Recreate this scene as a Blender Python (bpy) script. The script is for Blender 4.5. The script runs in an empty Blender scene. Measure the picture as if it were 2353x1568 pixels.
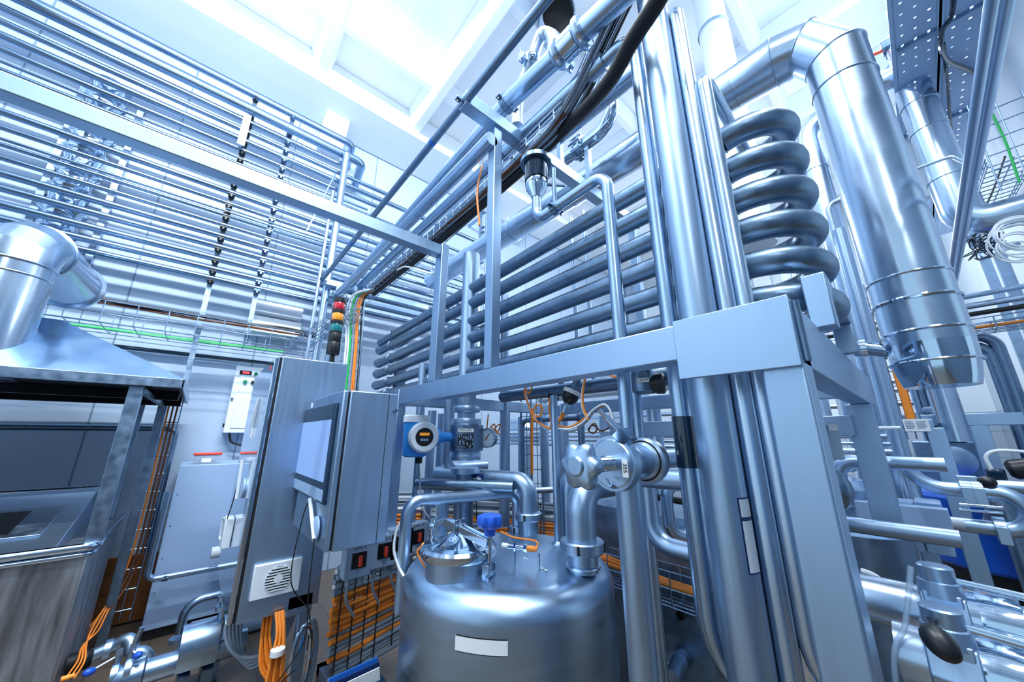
import bpy, bmesh, math, random
from mathutils import Vector, Matrix
random.seed(7)
sc = bpy.context.scene
COL = sc.collection

# ------------------------------------------------------------------ camera
EYE = Vector((0.0, 0.0, 1.6)); FPX = 800.0; IW, IH = 2353.0, 1568.0
HEAD, PITCH = math.radians(48.9), math.radians(15.3)
H_ = Vector((math.cos(HEAD), math.sin(HEAD), 0)); R_ = Vector((math.sin(HEAD), -math.cos(HEAD), 0)); Z_ = Vector((0, 0, 1))
FWD = H_ * math.cos(PITCH) + Z_ * math.sin(PITCH); UPV = -H_ * math.sin(PITCH) + Z_ * math.cos(PITCH)
cd = bpy.data.cameras.new('camera'); cam = bpy.data.objects.new('camera', cd); COL.objects.link(cam)
cd.sensor_width = 36.0; cd.lens = 36.0 * FPX / IW; cd.clip_start = 0.02; cd.clip_end = 100
m3 = Matrix((R_, UPV, -FWD)).transposed(); cam.matrix_world = Matrix.Translation(EYE) @ m3.to_4x4()
sc.camera = cam

# ------------------------------------------------------------------ world, lights, exposure
w = bpy.data.worlds.new('hall_daylight'); sc.world = w; w.use_nodes = True
bg = w.node_tree.nodes['Background']; bg.inputs[0].default_value = (0.56, 0.80, 1.0, 1); bg.inputs[1].default_value = 2.3
def area(name, loc, aim, sx, sy, power, col=(0.90, 0.955, 1.0)):
    l = bpy.data.lights.new(name, 'AREA'); l.shape = 'RECTANGLE'; l.size = sx; l.size_y = sy; l.energy = power; l.color = col
    o = bpy.data.objects.new(name, l); COL.objects.link(o); o.location = loc
    d = (Vector(aim) - Vector(loc)).normalized(); o.rotation_euler = d.to_track_quat('-Z', 'Y').to_euler(); return o
def lamp(name, loc, power, rad=0.25, col=(0.90, 0.955, 1.0)):
    l = bpy.data.lights.new(name, 'POINT'); l.energy = power; l.shadow_soft_size = rad; l.color = col
    o = bpy.data.objects.new(name, l); COL.objects.link(o); o.location = loc; return o
LIGHTS = [
    area('ceiling_tube_light', (-0.4, 1.3, 6.2), (-0.2, 4.9, 2.6), 3.4, 0.08, 1000),
    area('ceiling_tube_light', (0.2, -1.2, 6.2), (1.0, 0.6, 1.2), 3.0, 0.5, 420),
    area('ceiling_tube_light', (4.6, -0.2, 6.25), (4.2, 1.0, 0.0), 3.0, 0.5, 420),
    area('ceiling_fill', (1.0, 1.2, 4.7), (1.0, 1.2, 7.0), 3.0, 2.4, 26),  # added fill aimed upward to whiten the ceiling, no such fitting
    area('ceiling_fill', (-0.4, 3.2, 4.9), (-0.4, 3.5, 7.0), 3.0, 1.2, 60),  # second added fill, lifts the underside of the beam by the left wall
    lamp('fill_lamp', (4.6, 3.2, 4.4), 130, 0.35),  # added fill without a fixture, brightens the far part of the hall
    lamp('fill_lamp', (-1.6, -2.2, 4.6), 200, 0.4),  # added behind the camera so the ceiling mirrored in the steel is brighter
    lamp('fill_lamp', (6.2, 0.7, 4.0), 240, 0.35),  # added fill that lifts the right wall, no fixture there
]
sc.view_settings.view_transform = 'Standard'; sc.view_settings.look = 'None'; sc.view_settings.gamma = 1.0
sc.view_settings.use_curve_mapping = False; sc.view_settings.exposure = -1.18

# ------------------------------------------------------------------ sighting helpers (photo pixel + a known plane -> world point)
def ray(px, py): return FWD * FPX + R_ * (px - IW / 2) - UPV * (py - IH / 2)
def at(px, py, **k):
    d = ray(px, py); (a, v), = k.items()
    if a == 'D': return EYE + d * (v / FPX)
    i = 'XYZ'.index(a); return EYE + d * ((v - EYE[i]) / d[i])
def depth(p): return (Vector(p) - EYE).dot(FWD)
def wid(p, px): return px * depth(p) / FPX                       # metres that px pixels cover at p
def bearing(px, py): d = ray(px, py); return math.atan2(d.y, d.x)
def upright(pl, pr, py, X):                                      # upright cylinder seen between two edges, standing at X
    a, b = bearing(pl, py), bearing(pr, py); m = (a + b) / 2
    return X, X * math.tan(m), (X / math.cos(m)) * math.sin((a - b) / 2)

# ------------------------------------------------------------------ materials
def lin(h):
    h = h.lstrip('#'); v = [int(h[i:i + 2], 16) / 255 for i in (0, 2, 4)]
    return tuple((c / 12.92 if c <= .04045 else ((c + .055) / 1.055) ** 2.4) for c in v) + (1,)
M = {}
def mat(name, col, metal=0.0, rough=0.5, noise=0.0, scale=(8, 8, 8), bump=0.0, bscale=6.0, var=0.0, emit=0.0, alpha=None, spec=None, coat=0.0):
    m = bpy.data.materials.new(name); m.use_nodes = True; nt = m.node_tree; b = nt.nodes['Principled BSDF']
    c = lin(col) if isinstance(col, str) else tuple(col) + (1,)
    b.inputs['Base Color'].default_value = c; b.inputs['Metallic'].default_value = metal; b.inputs['Roughness'].default_value = rough
    if spec is not None: b.inputs['Specular IOR Level'].default_value = spec
    if coat: b.inputs['Coat Weight'].default_value = coat
    if emit: b.inputs['Emission Color'].default_value = c; b.inputs['Emission Strength'].default_value = emit
    if noise or var or bump:
        tc = nt.nodes.new('ShaderNodeTexCoord'); mp = nt.nodes.new('ShaderNodeMapping'); mp.inputs['Scale'].default_value = scale
        nt.links.new(tc.outputs['Object'], mp.inputs['Vector'])
        n = nt.nodes.new('ShaderNodeTexNoise'); n.inputs['Scale'].default_value = 1.0; n.inputs['Detail'].default_value = 4.0
        nt.links.new(mp.outputs['Vector'], n.inputs['Vector'])
        if noise:
            r = nt.nodes.new('ShaderNodeMapRange'); r.inputs['To Min'].default_value = max(0.02, rough - noise); r.inputs['To Max'].default_value = rough + noise
            r.inputs['From Min'].default_value = .3; r.inputs['From Max'].default_value = .7
            nt.links.new(n.outputs['Fac'], r.inputs['Value']); nt.links.new(r.outputs['Result'], b.inputs['Roughness'])
        if var:
            mx = nt.nodes.new('ShaderNodeMix'); mx.data_type = 'RGBA'
            mx.inputs['A'].default_value = tuple(x * (1 - var) for x in c[:3]) + (1,); mx.inputs['B'].default_value = tuple(min(1, x * (1 + var)) for x in c[:3]) + (1,)
            r2 = nt.nodes.new('ShaderNodeMapRange'); r2.inputs['From Min'].default_value = .3; r2.inputs['From Max'].default_value = .7
            nt.links.new(n.outputs['Fac'], r2.inputs['Value']); nt.links.new(r2.outputs['Result'], mx.inputs['Factor']); nt.links.new(mx.outputs['Result'], b.inputs['Base Color'])
        if bump:
            n2 = nt.nodes.new('ShaderNodeTexNoise'); n2.inputs['Scale'].default_value = bscale; n2.inputs['Detail'].default_value = 2.0
            nt.links.new(tc.outputs['Object'], n2.inputs['Vector'])
            bp = nt.nodes.new('ShaderNodeBump'); bp.inputs['Strength'].default_value = bump; bp.inputs['Distance'].default_value = 0.05
            nt.links.new(n2.outputs['Fac'], bp.inputs['Height']); nt.links.new(bp.outputs['Normal'], b.inputs['Normal'])
    if alpha is not None: b.inputs['Alpha'].default_value = alpha
    M[name] = m; return m
mat('satin_steel', '#a9c2dc', 1, .38, .04, (60, 60, 4), var=.03)
mat('frame_steel', '#a4bfda', 1, .42, .03, (40, 40, 3), var=.02)
mat('pipe_steel', '#aac3dc', 1, .28, .03, (10, 10, 10), var=.04)
mat('dull_steel', '#7b93ab', 1, .36, .07, (22, 22, 22), var=.10)
mat('rack_steel', '#88a3bf', 1, .24, .05, (4, 12, 12), var=.06)
mat('polished_steel', '#c4d6e8', 1, .10, .04, (12, 12, 12))
mat('lagging_metal', '#bdd0e3', 1, .25, .04, (5, 5, 5), bump=.02, bscale=4, var=.03)
mat('bright_pipe', '#bfd2e6', 1, .27, .02, (4, 12, 12))
mat('tank_steel', '#a6c0da', 1, .34, .05, (4, 4, 30), var=.05, bump=.0, bscale=4)
mat('crumpled_sheet', '#a9c4de', 1, .16, .05, (6, 6, 6), bump=.30, bscale=2.2)
mat('aged_sheet', '#9ba0a6', 1, .48, .1, (30, 30, 3), var=.28)
mat('galvanised', '#92aac2', 1, .38, .1, (18, 18, 18), var=.15)
mat('white_paint', '#e3eef8', 0, .55, var=.02)
mat('ceiling_paint', '#e9f1f9', 0, .7, var=.03, scale=(1.3, 1.3, 1.3))
mat('white_enamel', '#dfeaf5', 0, .32)
mat('grey_wall', '#6f8499', 0, .6)
mat('grey_enamel', '#9dbbe0', 0, .38)
mat('box_grey', '#97b0cb', 0, .42)
mat('black_plastic', '#11161c', 0, .38)
mat('black_rubber', '#0b0f14', 0, .55)
mat('black_cable', '#0d1218', 0, .42)
mat('grey_cable', '#8798aa', 0, .45)
mat('white_cable', '#dfe8f0', 0, .42)
mat('orange_cable', '#ee8a2b', 0, .45)
mat('green_cable', '#17b353', 0, .45)
mat('brown_cable', '#6d3f22', 0, .5)
mat('blue_plastic', '#2058c8', 0, .35)
mat('blue_paint', '#2f8de0', 0, .35)
mat('deep_blue', '#0a55c0', 0, .38)
mat('blue_band', '#1f6fd0', 0, .45)
mat('dark_blue_label', '#12306a', 0, .45)
mat('red_plastic', '#e2452f', 0, .4)
mat('red_lens', '#b5202e', 0, .18, coat=.6)
mat('amber_lens', '#ef9a2c', 0, .18, coat=.6)
mat('green_lens', '#0f6f73', 0, .18, coat=.6)
mat('green_button', '#0d8a5a', 0, .3)
mat('amber_button', '#eeb24c', 0, .3)
mat('white_label', '#e9eef2', 0, .5)
mat('yellow_label', '#e9b830', 0, .5)
mat('black_print', '#10151b', 0, .6)
mat('lcd_screen', '#8fb0e6', 0, .12, emit=.75)
mat('lcd_dark', '#1c3550', 0, .1)
mat('lcd_orange', '#f0951f', 0, .3, emit=1.0)
mat('red_digits', '#ff4a55', 0, .3, emit=1.6)
mat('gauge_face', '#9fb6c8', 0, .3)
mat('orange_lens', '#ff9a2a', 0, .3)
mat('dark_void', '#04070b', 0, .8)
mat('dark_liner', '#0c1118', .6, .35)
mat('wood_board', '#7a4a20', 0, .6, var=.2)
mat('beige_paper', '#d8c9a8', 0, .6)
mat('clear_box', '#b9cbe0', 0, .15, alpha=.55)
mat('dark_glass', '#10293f', 0, .05, coat=.5)
mat('clear_tube', '#a9c4de', 0, .15, alpha=.5)

# ------------------------------------------------------------------ mesh builder
def frame_of(axis):
    a = Vector(axis).normalized(); t = Vector((0, 0, 1)) if abs(a.z) < .9 else Vector((1, 0, 0))
    u = a.cross(t).normalized(); v = a.cross(u).normalized(); return a, u, v
class G:
    def __init__(s): s.v = []; s.f = []
    def add(s, vs, fs): o = len(s.v); s.v += [Vector(p) for p in vs]; s.f += [tuple(i + o for i in f) for f in fs]; return s
    def box(s, lo, hi):
        x0, y0, z0 = [min(a, b) for a, b in zip(lo, hi)]; x1, y1, z1 = [max(a, b) for a, b in zip(lo, hi)]
        return s.add([(x0, y0, z0), (x1, y0, z0), (x1, y1, z0), (x0, y1, z0), (x0, y0, z1), (x1, y0, z1), (x1, y1, z1), (x0, y1, z1)],
                     [(0, 3, 2, 1), (4, 5, 6, 7), (0, 1, 5, 4), (1, 2, 6, 5), (2, 3, 7, 6), (3, 0, 4, 7)])
    def obox(s, c, ax, ay, az):                                   # centre and three half vectors
        c, ax, ay, az = map(Vector, (c, ax, ay, az))
        if ax.cross(ay).dot(az) < 0: az = -az
        vs = [c + ax * i + ay * j + az * k for k in (-1, 1) for (i, j) in ((-1, -1), (1, -1), (1, 1), (-1, 1))]
        return s.add(vs, [(0, 3, 2, 1), (4, 5, 6, 7), (0, 1, 5, 4), (1, 2, 6, 5), (2, 3, 7, 6), (3, 0, 4, 7)])
    def bar(s, p0, p1, w_, h_, up=(0, 0, 1)):                      # rectangular bar from p0 to p1
        p0, p1 = Vector(p0), Vector(p1); d = (p1 - p0); a = d.normalized(); u = Vector(up); sd = a.cross(u)
        if sd.length < 1e-4: sd = a.cross(Vector((0, 1, 0)))
        sd.normalize(); u = sd.cross(a).normalized(); return s.obox((p0 + p1) / 2, d / 2, sd * w_ / 2, u * h_ / 2)
    def rings(s, rs, close=False, caps=True):
        o = len(s.v); n = len(rs[0])
        for r in rs: s.v += r
        m = len(rs)
        for i in range(m if close else m - 1):
            a = o + i * n; b = o + ((i + 1) % m) * n
            for j in range(n): k = (j + 1) % n; s.f.append((a + j, a + k, b + k, b + j))
        if caps and not close: s.f.append(tuple(o + j for j in reversed(range(n)))); s.f.append(tuple(o + (m - 1) * n + j for j in range(n)))
        return s
    def tube(s, pts, r, seg=16, caps=True, close=False):
        pts = [Vector(p) for p in pts]; n = len(pts); rr = r if isinstance(r, (list, tuple)) else [r] * n
        tg = []
        for i in range(n):
            if close: t = pts[(i + 1) % n] - pts[i - 1]
            else: t = pts[min(i + 1, n - 1)] - pts[max(i - 1, 0)]
            tg.append(t.normalized())
        _, u, v = frame_of(tg[0]); rs = []
        for i in range(n):
            u = (u - tg[i] * u.dot(tg[i])).normalized(); v = tg[i].cross(u)
            rs.append([pts[i] + (u * math.cos(q) + v * math.sin(q)) * rr[i] for q in (2 * math.pi * j / seg for j in range(seg))])
        return s.rings(rs, close, caps)
    def cyl(s, p0, p1, r0, r1=None, seg=24, caps=True): return s.tube([p0, p1], [r0, r0 if r1 is None else r1], seg, caps)
    def lathe(s, o, axis, prof, seg=32, close=False, caps=True):    # prof: (distance along axis, radius)
        a, u, v = frame_of(axis); o = Vector(o)
        return s.rings([[o + a * t + (u * math.cos(q) + v * math.sin(q)) * max(r, 1e-5) for q in (-2 * math.pi * j / seg for j in range(seg))] for t, r in prof], close, caps)
    def ball(s, c, r, ax=(0, 0, 1), k=1.0, seg=20):
        a = Vector(ax).normalized(); c = Vector(c); n = 10
        return s.lathe(c, a, [(-math.cos(math.pi * i / n) * r * k, math.sin(math.pi * i / n) * r) for i in range(n + 1)], seg)
    def torus(s, c, axis, R, r, seg=32, rs=10):
        a, u, v = frame_of(axis); c = Vector(c)
        return s.tube([c + (u * math.cos(q) + v * math.sin(q)) * R for q in (2 * math.pi * j / seg for j in range(seg))], r, rs, close=True)
    def prism(s, poly, vec):
        p = [Vector(x) for x in poly]; vec = Vector(vec); n = len(p)
        nm = (p[1] - p[0]).cross(p[2] - p[0])
        if nm.dot(vec) > 0: p = p[::-1]
        o = len(s.v); s.v += p + [x + vec for x in p]
        s.f.append(tuple(o + i for i in range(n))); s.f.append(tuple(o + n + i for i in reversed(range(n))))
        for i in range(n): j = (i + 1) % n; s.f.append((o + i, o + n + i, o + n + j, o + j))
        return s
    def quad(s, a, b, c, d): return s.add([a, b, c, d], [(0, 1, 2, 3)])
def bend(pts, r, n=8):                                            # polyline with rounded corners
    p = [Vector(x) for x in pts]; out = [p[0]]
    for i in range(1, len(p) - 1):
        a, b, c = p[i - 1], p[i], p[i + 1]; d0 = (a - b).normalized(); d1 = (c - b).normalized(); ang = d0.angle(d1)
        if ang > 3.1: out.append(b); continue
        rr = r[i - 1] if isinstance(r, (list, tuple)) else r
        t = min(rr / math.tan(ang / 2), (a - b).length * .49 if i > 1 else (a - b).length * .98, (c - b).length * .49 if i < len(p) - 2 else (c - b).length * .98); rr = t * math.tan(ang / 2)
        ce = b + (d0 + d1).normalized() * (rr / math.sin(ang / 2)); s0 = b + d0 * t - ce; s1 = b + d1 * t - ce; tot = s0.angle(s1)
        for k in range(n + 1):
            q = k / n; out.append(ce + (s0 * math.sin((1 - q) * tot) + s1 * math.sin(q * tot)) / math.sin(tot))
    out.append(p[-1]); return out
def spline(pts, n=8):
    p = [Vector(x) for x in pts]; p = [p[0] * 2 - p[1]] + p + [p[-1] * 2 - p[-2]]; out = []
    for i in range(1, len(p) - 2):
        for k in range(n):
            t = k / n; a, b, c, d = p[i - 1:i + 3]
            out.append(.5 * ((2 * b) + (c - a) * t + (2 * a - 5 * b + 4 * c - d) * t * t + (3 * b - a - 3 * c + d) * t ** 3))
    out.append(p[-2]); return out

def wpos(o):
    v = Vector((0, 0, 0))
    while o is not None: v += o.location; o = o.parent
    return v
def mk(name, g, mt, parent=None, bev=0.0, label=None, ang=32, loc=None):
    base = wpos(parent) if parent else Vector((0, 0, 0))
    if parent is None:
        if loc is None:
            xs = [v.x for v in g.v]; ys = [v.y for v in g.v]; zs = [v.z for v in g.v]
            loc = Vector(((min(xs) + max(xs)) / 2, (min(ys) + max(ys)) / 2, min(zs)))
        base = Vector(loc)
    me = bpy.data.meshes.new(name); me.from_pydata([v - base for v in g.v], [], g.f); me.validate()
    bm = bmesh.new(); bm.from_mesh(me); bmesh.ops.recalc_face_normals(bm, faces=bm.faces[:]); bm.to_mesh(me); bm.free()
    me.materials.append(M[mt] if isinstance(mt, str) else mt)
    me.shade_smooth(); me.set_sharp_from_angle(angle=math.radians(ang))
    o = bpy.data.objects.new(name, me); COL.objects.link(o)
    if parent: o.parent = parent
    else: o.location = base
    if bev:
        b = o.modifiers.new('bevel', 'BEVEL'); b.width = bev; b.segments = 2; b.limit_method = 'ANGLE'; b.angle_limit = math.radians(40); b.harden_normals = False
    if label: o['label'] = label
    return o
def tag(o, label, cat, group=None):
    o['label'] = label; o['category'] = cat
    if group: o['group'] = group
    return o
def thing(name, loc, label, cat, group=None):
    o = bpy.data.objects.new(name, None); COL.objects.link(o); o.empty_display_size = .05; o.location = Vector(loc); return tag(o, label, cat, group)
def solo(name, g, mt, label, cat, group=None, bev=0.0, ang=32): return tag(mk(name, g, mt, None, bev, None, ang), label, cat, group)
def struct(name, g, mt, bev=0.0): o = mk(name, g, mt, None, bev); o['kind'] = 'structure'; return o
def text(name, body, mt, parent, c, right, up, h, label=None):     # flat lettering centred at c
    cu = bpy.data.curves.new(name, 'FONT'); cu.body = body; cu.size = h; cu.align_x = 'CENTER'; cu.align_y = 'CENTER'; cu.extrude = .0003
    cu.materials.append(M[mt]); o = bpy.data.objects.new(name, cu); COL.objects.link(o)
    r = Vector(right).normalized(); u = Vector(up); u = (u - r * u.dot(r)).normalized(); n = r.cross(u)
    bpy.context.view_layer.update(); me = bpy.data.meshes.new_from_object(o.evaluated_get(bpy.context.evaluated_depsgraph_get()))
    bpy.data.objects.remove(o); bpy.data.curves.remove(cu); o = bpy.data.objects.new(name, me); COL.objects.link(o)
    me.transform(Matrix.Translation(Vector(c) - wpos(parent)) @ Matrix((r, u, n)).transposed().to_4x4()); o.parent = parent
    if label: o['label'] = label
    return o
def mks(name, gs, mt, parent, bev=0.0, label=None, ang=32): return [mk(name, g, mt, parent, bev, label, ang) for g in gs]
X1, Y1, Z1 = Vector((1, 0, 0)), Vector((0, 1, 0)), Vector((0, 0, 1))
ORD = ['topmost', 'second', 'third', 'fourth', 'fifth', 'sixth', 'seventh', 'eighth', 'ninth', 'tenth', 'eleventh', 'twelfth', 'thirteenth', 'fourteenth', 'fifteenth', 'sixteenth', 'seventeenth', 'lowest']
# ------------------------------------------------------------------ the setting
def tile_mat(name, c1, c2, mortar, w_, h_, msize, rot=(0, 0, 0), rough=.35):
    m = bpy.data.materials.new(name); m.use_nodes = True; nt = m.node_tree; b = nt.nodes['Principled BSDF']; b.inputs['Roughness'].default_value = rough
    tc = nt.nodes.new('ShaderNodeTexCoord'); mp = nt.nodes.new('ShaderNodeMapping'); mp.inputs['Rotation'].default_value = rot
    br = nt.nodes.new('ShaderNodeTexBrick'); br.offset = 0; br.inputs['Scale'].default_value = 1; br.inputs['Brick Width'].default_value = w_; br.inputs['Row Height'].default_value = h_
    br.inputs['Mortar Size'].default_value = msize; br.inputs['Mortar Smooth'].default_value = .1
    br.inputs['Color1'].default_value = lin(c1); br.inputs['Color2'].default_value = lin(c2); br.inputs['Mortar'].default_value = lin(mortar)
    nt.links.new(tc.outputs['Object'], mp.inputs['Vector']); nt.links.new(mp.outputs['Vector'], br.inputs['Vector']); nt.links.new(br.outputs['Color'], b.inputs['Base Color'])
    M[name] = m
tile_mat('floor_tile', '#6b5d50', '#66584b', '#4b433b', .30, .30, .004)
tile_mat('wall_panel', '#a6bcd4', '#a3b9d1', '#6f87a0', 1.15, 9, .008, (math.radians(90), 0, 0), .5)
tile_mat('wall_tile', '#b5c4d4', '#b0c0d1', '#8296aa', .42, .42, .006, (math.radians(90), 0, math.radians(90)), .3)
YW, XW, YR, ZC = 5.2, 10.0, -.86, 6.6
struct('floor', G().box((-7, -7, -.12), (XW, YW, 0)), 'floor_tile')
struct('wall_left', G().box((-7, YW, 0), (XW, YW + .15, ZC)), 'wall_panel')
struct('wall_back', G().box((XW, YR - .15, 0), (XW + .15, YW + .15, ZC)), 'white_paint')
struct('wall_right', G().box((2.6, YR - .15, 0), (XW, YR, ZC)), 'white_paint')
struct('light_block_front', G().box((-3.95, 1.1, 0), (-3.75, YW, ZC)), 'white_paint')  # unseen partial wall added to keep world light off the left wall
struct('light_block_side', G().box((-7, -3.65, 0), (2.6, -3.5, ZC)), 'grey_wall')  # unseen wall added to block side light, grey to darken steel reflections
struct('trim_1', G().box((XW - .02, YR, 0), (XW, YW, 2.0)), 'wall_tile')
struct('trim_2', G().box((4.5, YR, 0), (XW - .02, YR + .015, 2.0)), 'wall_tile')
struct('ceiling', G().box((-7, -7, ZC), (XW + .15, YW + .15, ZC + .2)), 'ceiling_paint')
n = 3
for x in (-5.4, -4.0, -2.6, -1.2, .25, 1.62, 3.05, 4.5, 5.9, 7.3, 8.7):        # ceiling ribs that run with the frame
    g = G().prism([(x, -7, ZC), (x + .09, -7, ZC - .34), (x + .21, -7, ZC - .34), (x + .30, -7, ZC)], (0, 11.35, 0)); o = struct('trim_%d' % n, g, 'ceiling_paint', .012); n += 1
for y in (-5, -3.2, -1.5, .35, 2.05, 3.55):                           # cross ribs
    g = G().prism([(-7, y, ZC), (-7, y + .07, ZC - .2), (-7, y + .17, ZC - .2), (-7, y + .24, ZC)], (XW + 7, 0, 0)); struct('trim_%d' % n, g, 'ceiling_paint', .012); n += 1
g = G().box((-7, 4.35, 6.18), (XW, YW, ZC)); struct('trim_%d' % n, g, 'ceiling_paint', .03); n += 1
g = G()
for x in (-3.0, .6, 4.3): g.prism([(x, 4.75, 6.18), (x, YW, 6.18), (x, YW, 5.75), (x, 5.05, 5.75)], (.32, 0, 0))
struct('trim_%d' % n, g, 'ceiling_paint', .02); n += 1
for y in (-.2, 1.7, 3.4): g = G().box((XW - .3, y, 2.0), (XW, y + .35, ZC)); struct('trim_%d' % n, g, 'white_paint', .01); n += 1

# ------------------------------------------------------------------ support frame
FX = 1.0
fr = thing('support_frame', (1.0, .147, 0), 'welded brushed steel support frame with big corner plate around the rounded tank', 'frame')
def member(name, lo, hi, b=.004, label=None): return mk(name, G().box(lo, hi), 'frame_steel', fr, b, label)
member('beam', (1.0, .235, 1.81), (1.08, 2.33, 1.915))
member('corner_plate', (.984, .148, 1.752), (.999, .42, 1.922), .002, 'wide corner plate lapped over the beam end')
mk('hinge_pin', G().cyl((1.012, .142, 1.765), (1.012, .142, 1.91), .009), 'dull_steel', fr)
mk('post', G().box((1.0, .147, 0), (1.092, .232, 1.82)), 'frame_steel', fr, .007)
member('beam', (1.0, .147, 1.757), (2.80, .222, 1.917))
p = at(1983, 1023, X=2.45)
member('post', (2.47, .147, 0), (2.57, .245, 1.757))
member('post', (2.70, .55, 0), (2.78, .63, 1.80)); member('post', (2.70, 2.36, 0), (2.78, 2.44, 1.81))
member('beam', (2.70, .24, 1.81), (2.78, 2.36, 1.915)); member('beam', (1.092, 2.36, 1.81), (2.70, 2.44, 1.90)); member('beam', (2.40, .222, 1.60), (2.46, 1.6, 1.70))
member('post', (1.0, 2.34, .80), (1.06, 2.42, 1.915))
member('post', (1.0, 1.845, 1.915), (1.052, 1.93, 2.835))
member('post', (1.0, 1.30, 1.915), (1.056, 1.36, 3.37))
member('beam', (.79, 1.285, 3.365), (2.62, 1.36, 3.45)); member('beam', (-1.6, 1.855, 2.752), (.999, 1.925, 2.825))
member('post', (2.52, 1.29, 1.915), (2.58, 1.355, 3.365)); member('post', (1.36, .105, 1.917), (1.425, .165, 2.09)); member('post', (1.88, .105, 1.917), (1.93, .165, 2.035)); member('beam', (1.425, .105, 2.035), (1.93, .165, 2.09))
member('post', (.965, 4.36, 0), (1.03, 4.43, 3.36)); member('beam', (.78, 4.36, 3.36), (2.2, 4.43, 3.43))
sz_ = at(840, 690, Y=3.38).z; member('beam', (1.03, 3.36, sz_ - .04), (2.2, 3.42, sz_))
# ------------------------------------------------------------------ overhead pipes along the frame
def clampring(pipe, c, ax, r, w_=.03, m='dull_steel', ears=True, name='clamp'):
    a, u, v = frame_of(ax); c = Vector(c); g = G().lathe(c - a * w_ / 2, a, [(0, r), (0, r + .006), (w_, r + .006), (w_, r)], 28)
    if ears:
        sd = a.cross(Z1).normalized() if abs(a.z) < .9 else X1
        for s in (-1, 1):
            g.obox(c + sd * s * (r + .016), a * w_ * .45, sd * .012, sd.cross(a) * .004); g.cyl(c + sd * s * (r + .018) + sd.cross(a) * .02, c + sd * s * (r + .018) - sd.cross(a) * .02, .005, seg=8)
    return mk(name, g, m, pipe)
def run(name, pts, r, mt, label, cat='pipe', group=None, br=None, seg=20, rings_=(), band=None):
    path = bend(pts, br if br is not None else r * 2.5) if len(pts) > 2 else pts
    o = solo(name, G().tube(path, r, seg), mt, label, cat, group)
    return o
p1 = run('steel_pipe', [(.80, -.6, 3.395), (.80, 4.36, 3.40)], .0225, 'dull_steel', 'thin straight steel tube with a blue band clamped outboard on the long cross arm')
for y in (1.325, 4.34): clampring(p1, (.80, y, 3.395), Y1, .0225, .03)
mk('hanger', G().cyl((.80, 1.325, 3.37), (.80, 1.325, 3.44), .006), 'dull_steel', p1)
for y in (1.66, 3.25): mk('blue_band', G().cyl((.80, y, 3.397), (.80, y + .035, 3.397), .0235), 'blue_band', p1, label='blue band on the tube')

def ypipe(px, py, X, y0, y1, r, mt, label, name='steel_pipe', dz=0.0, m='dull_steel', cl=(), **k):
    q = at(px, py, X=X); z = q.z
    o = run(name, [(X, y0, z + dz * (y0 - q.y)), (X, y1, z + dz * (y1 - q.y))], r, mt, label, **k)
    for y in cl: clampring(o, (X, y, z + dz * (y - q.y)), Y1, r)
    return o, z
YE = 4.6
p2, z2 = ypipe(1010, 440, .98, 1.30, YE, .042, 'pipe_steel', 'steel pipe with a pitted underside just right of the thin outboard tube', cl=(4.30,))

p4, z4 = ypipe(1095, 455, 1.42, .9, YE, .05, 'dull_steel', 'dull steel pipe running just above the black cable basket', cl=(4.28,))
p5, z5 = ypipe(1290, 231, 1.24, .70, YE, .046, 'pipe_steel', 'steel pipe passing under the cross arm right behind the cable basket', cl=(1.5,))
p6, z6 = ypipe(1411, 207, 1.62, .6, YE, .055, 'pipe_steel', 'lower bright steel pipe of the pair right of the cable basket', cl=(4.25,))
mk('hanger', G().box((1.60, 1.31, 3.45), (1.64, 1.34, z6 - .05)) if z6 > 3.5 else G().box((1.60, 1.31, z6), (1.64, 1.34, 3.365)), 'dull_steel', p6)
# thick sampling pipe with clamped joints, top centre
def pp(px, py, X=1.12): return at(px, py, X=X)
a, b = pp(1165, 238), pp(1440, -20); zt = (a.z + b.z) / 2
p7 = thing('process_pipe', (1.12, 1.25, zt), 'thick upper steel pipe with clamped joints above the cross arm', 'pipe')
r7 = .054; pn, pf_ = at(1440, -20, X=1.12), at(820, 640, X=1.12); pn = pn + (pn - a) * .6
mk('tube', G().cyl(a, pn, r7), 'pipe_steel', p7); mk('tube', G().cyl(Vector((1.12, YE, pf_.z)), a, .049), 'pipe_steel', p7); ztf = lambda y: a.z + (pn.z - a.z) * (y - a.y) / (pn.y - a.y)
for px, py in ((1285, 130), (1337, 85)):
    y = pp(px, py).y; zt = ztf(y); mk('clamp', G().lathe((1.12, y - .02, zt), Y1, [(0, r7), (0, r7 + .02), (.012, r7 + .027), (.028, r7 + .027), (.04, r7 + .02), (.04, r7)], 32).box((1.185, y - .02, zt - .02), (1.225, y + .02, zt + .02)).cyl((1.21, y, zt - .05), (1.21, y, zt + .045), .008), 'bright_pipe', p7)
y = pp(1311, 105).y; zt = ztf(y)
mk('coupling', G().lathe((1.12, y - .05, zt), Y1, [(0, r7), (.005, r7 + .014), (.095, r7 + .014), (.10, r7)], 32), 'polished_steel', p7)
clampring(p7, (1.12, 1.33, ztf(1.33)), Y1, r7, .04)
bp5 = [pp(1285, 112)] + [at(u_, v_, X=1.45) for u_, v_ in ((1268, 84), (1248, 78), (1236, 98), (1222, 140), (1200, 195), (1190, 240), (1188, 290))]
mk('branch_elbow', G().tube(spline(bp5, 6), .046, 24), 'bright_pipe', p7)
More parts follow.
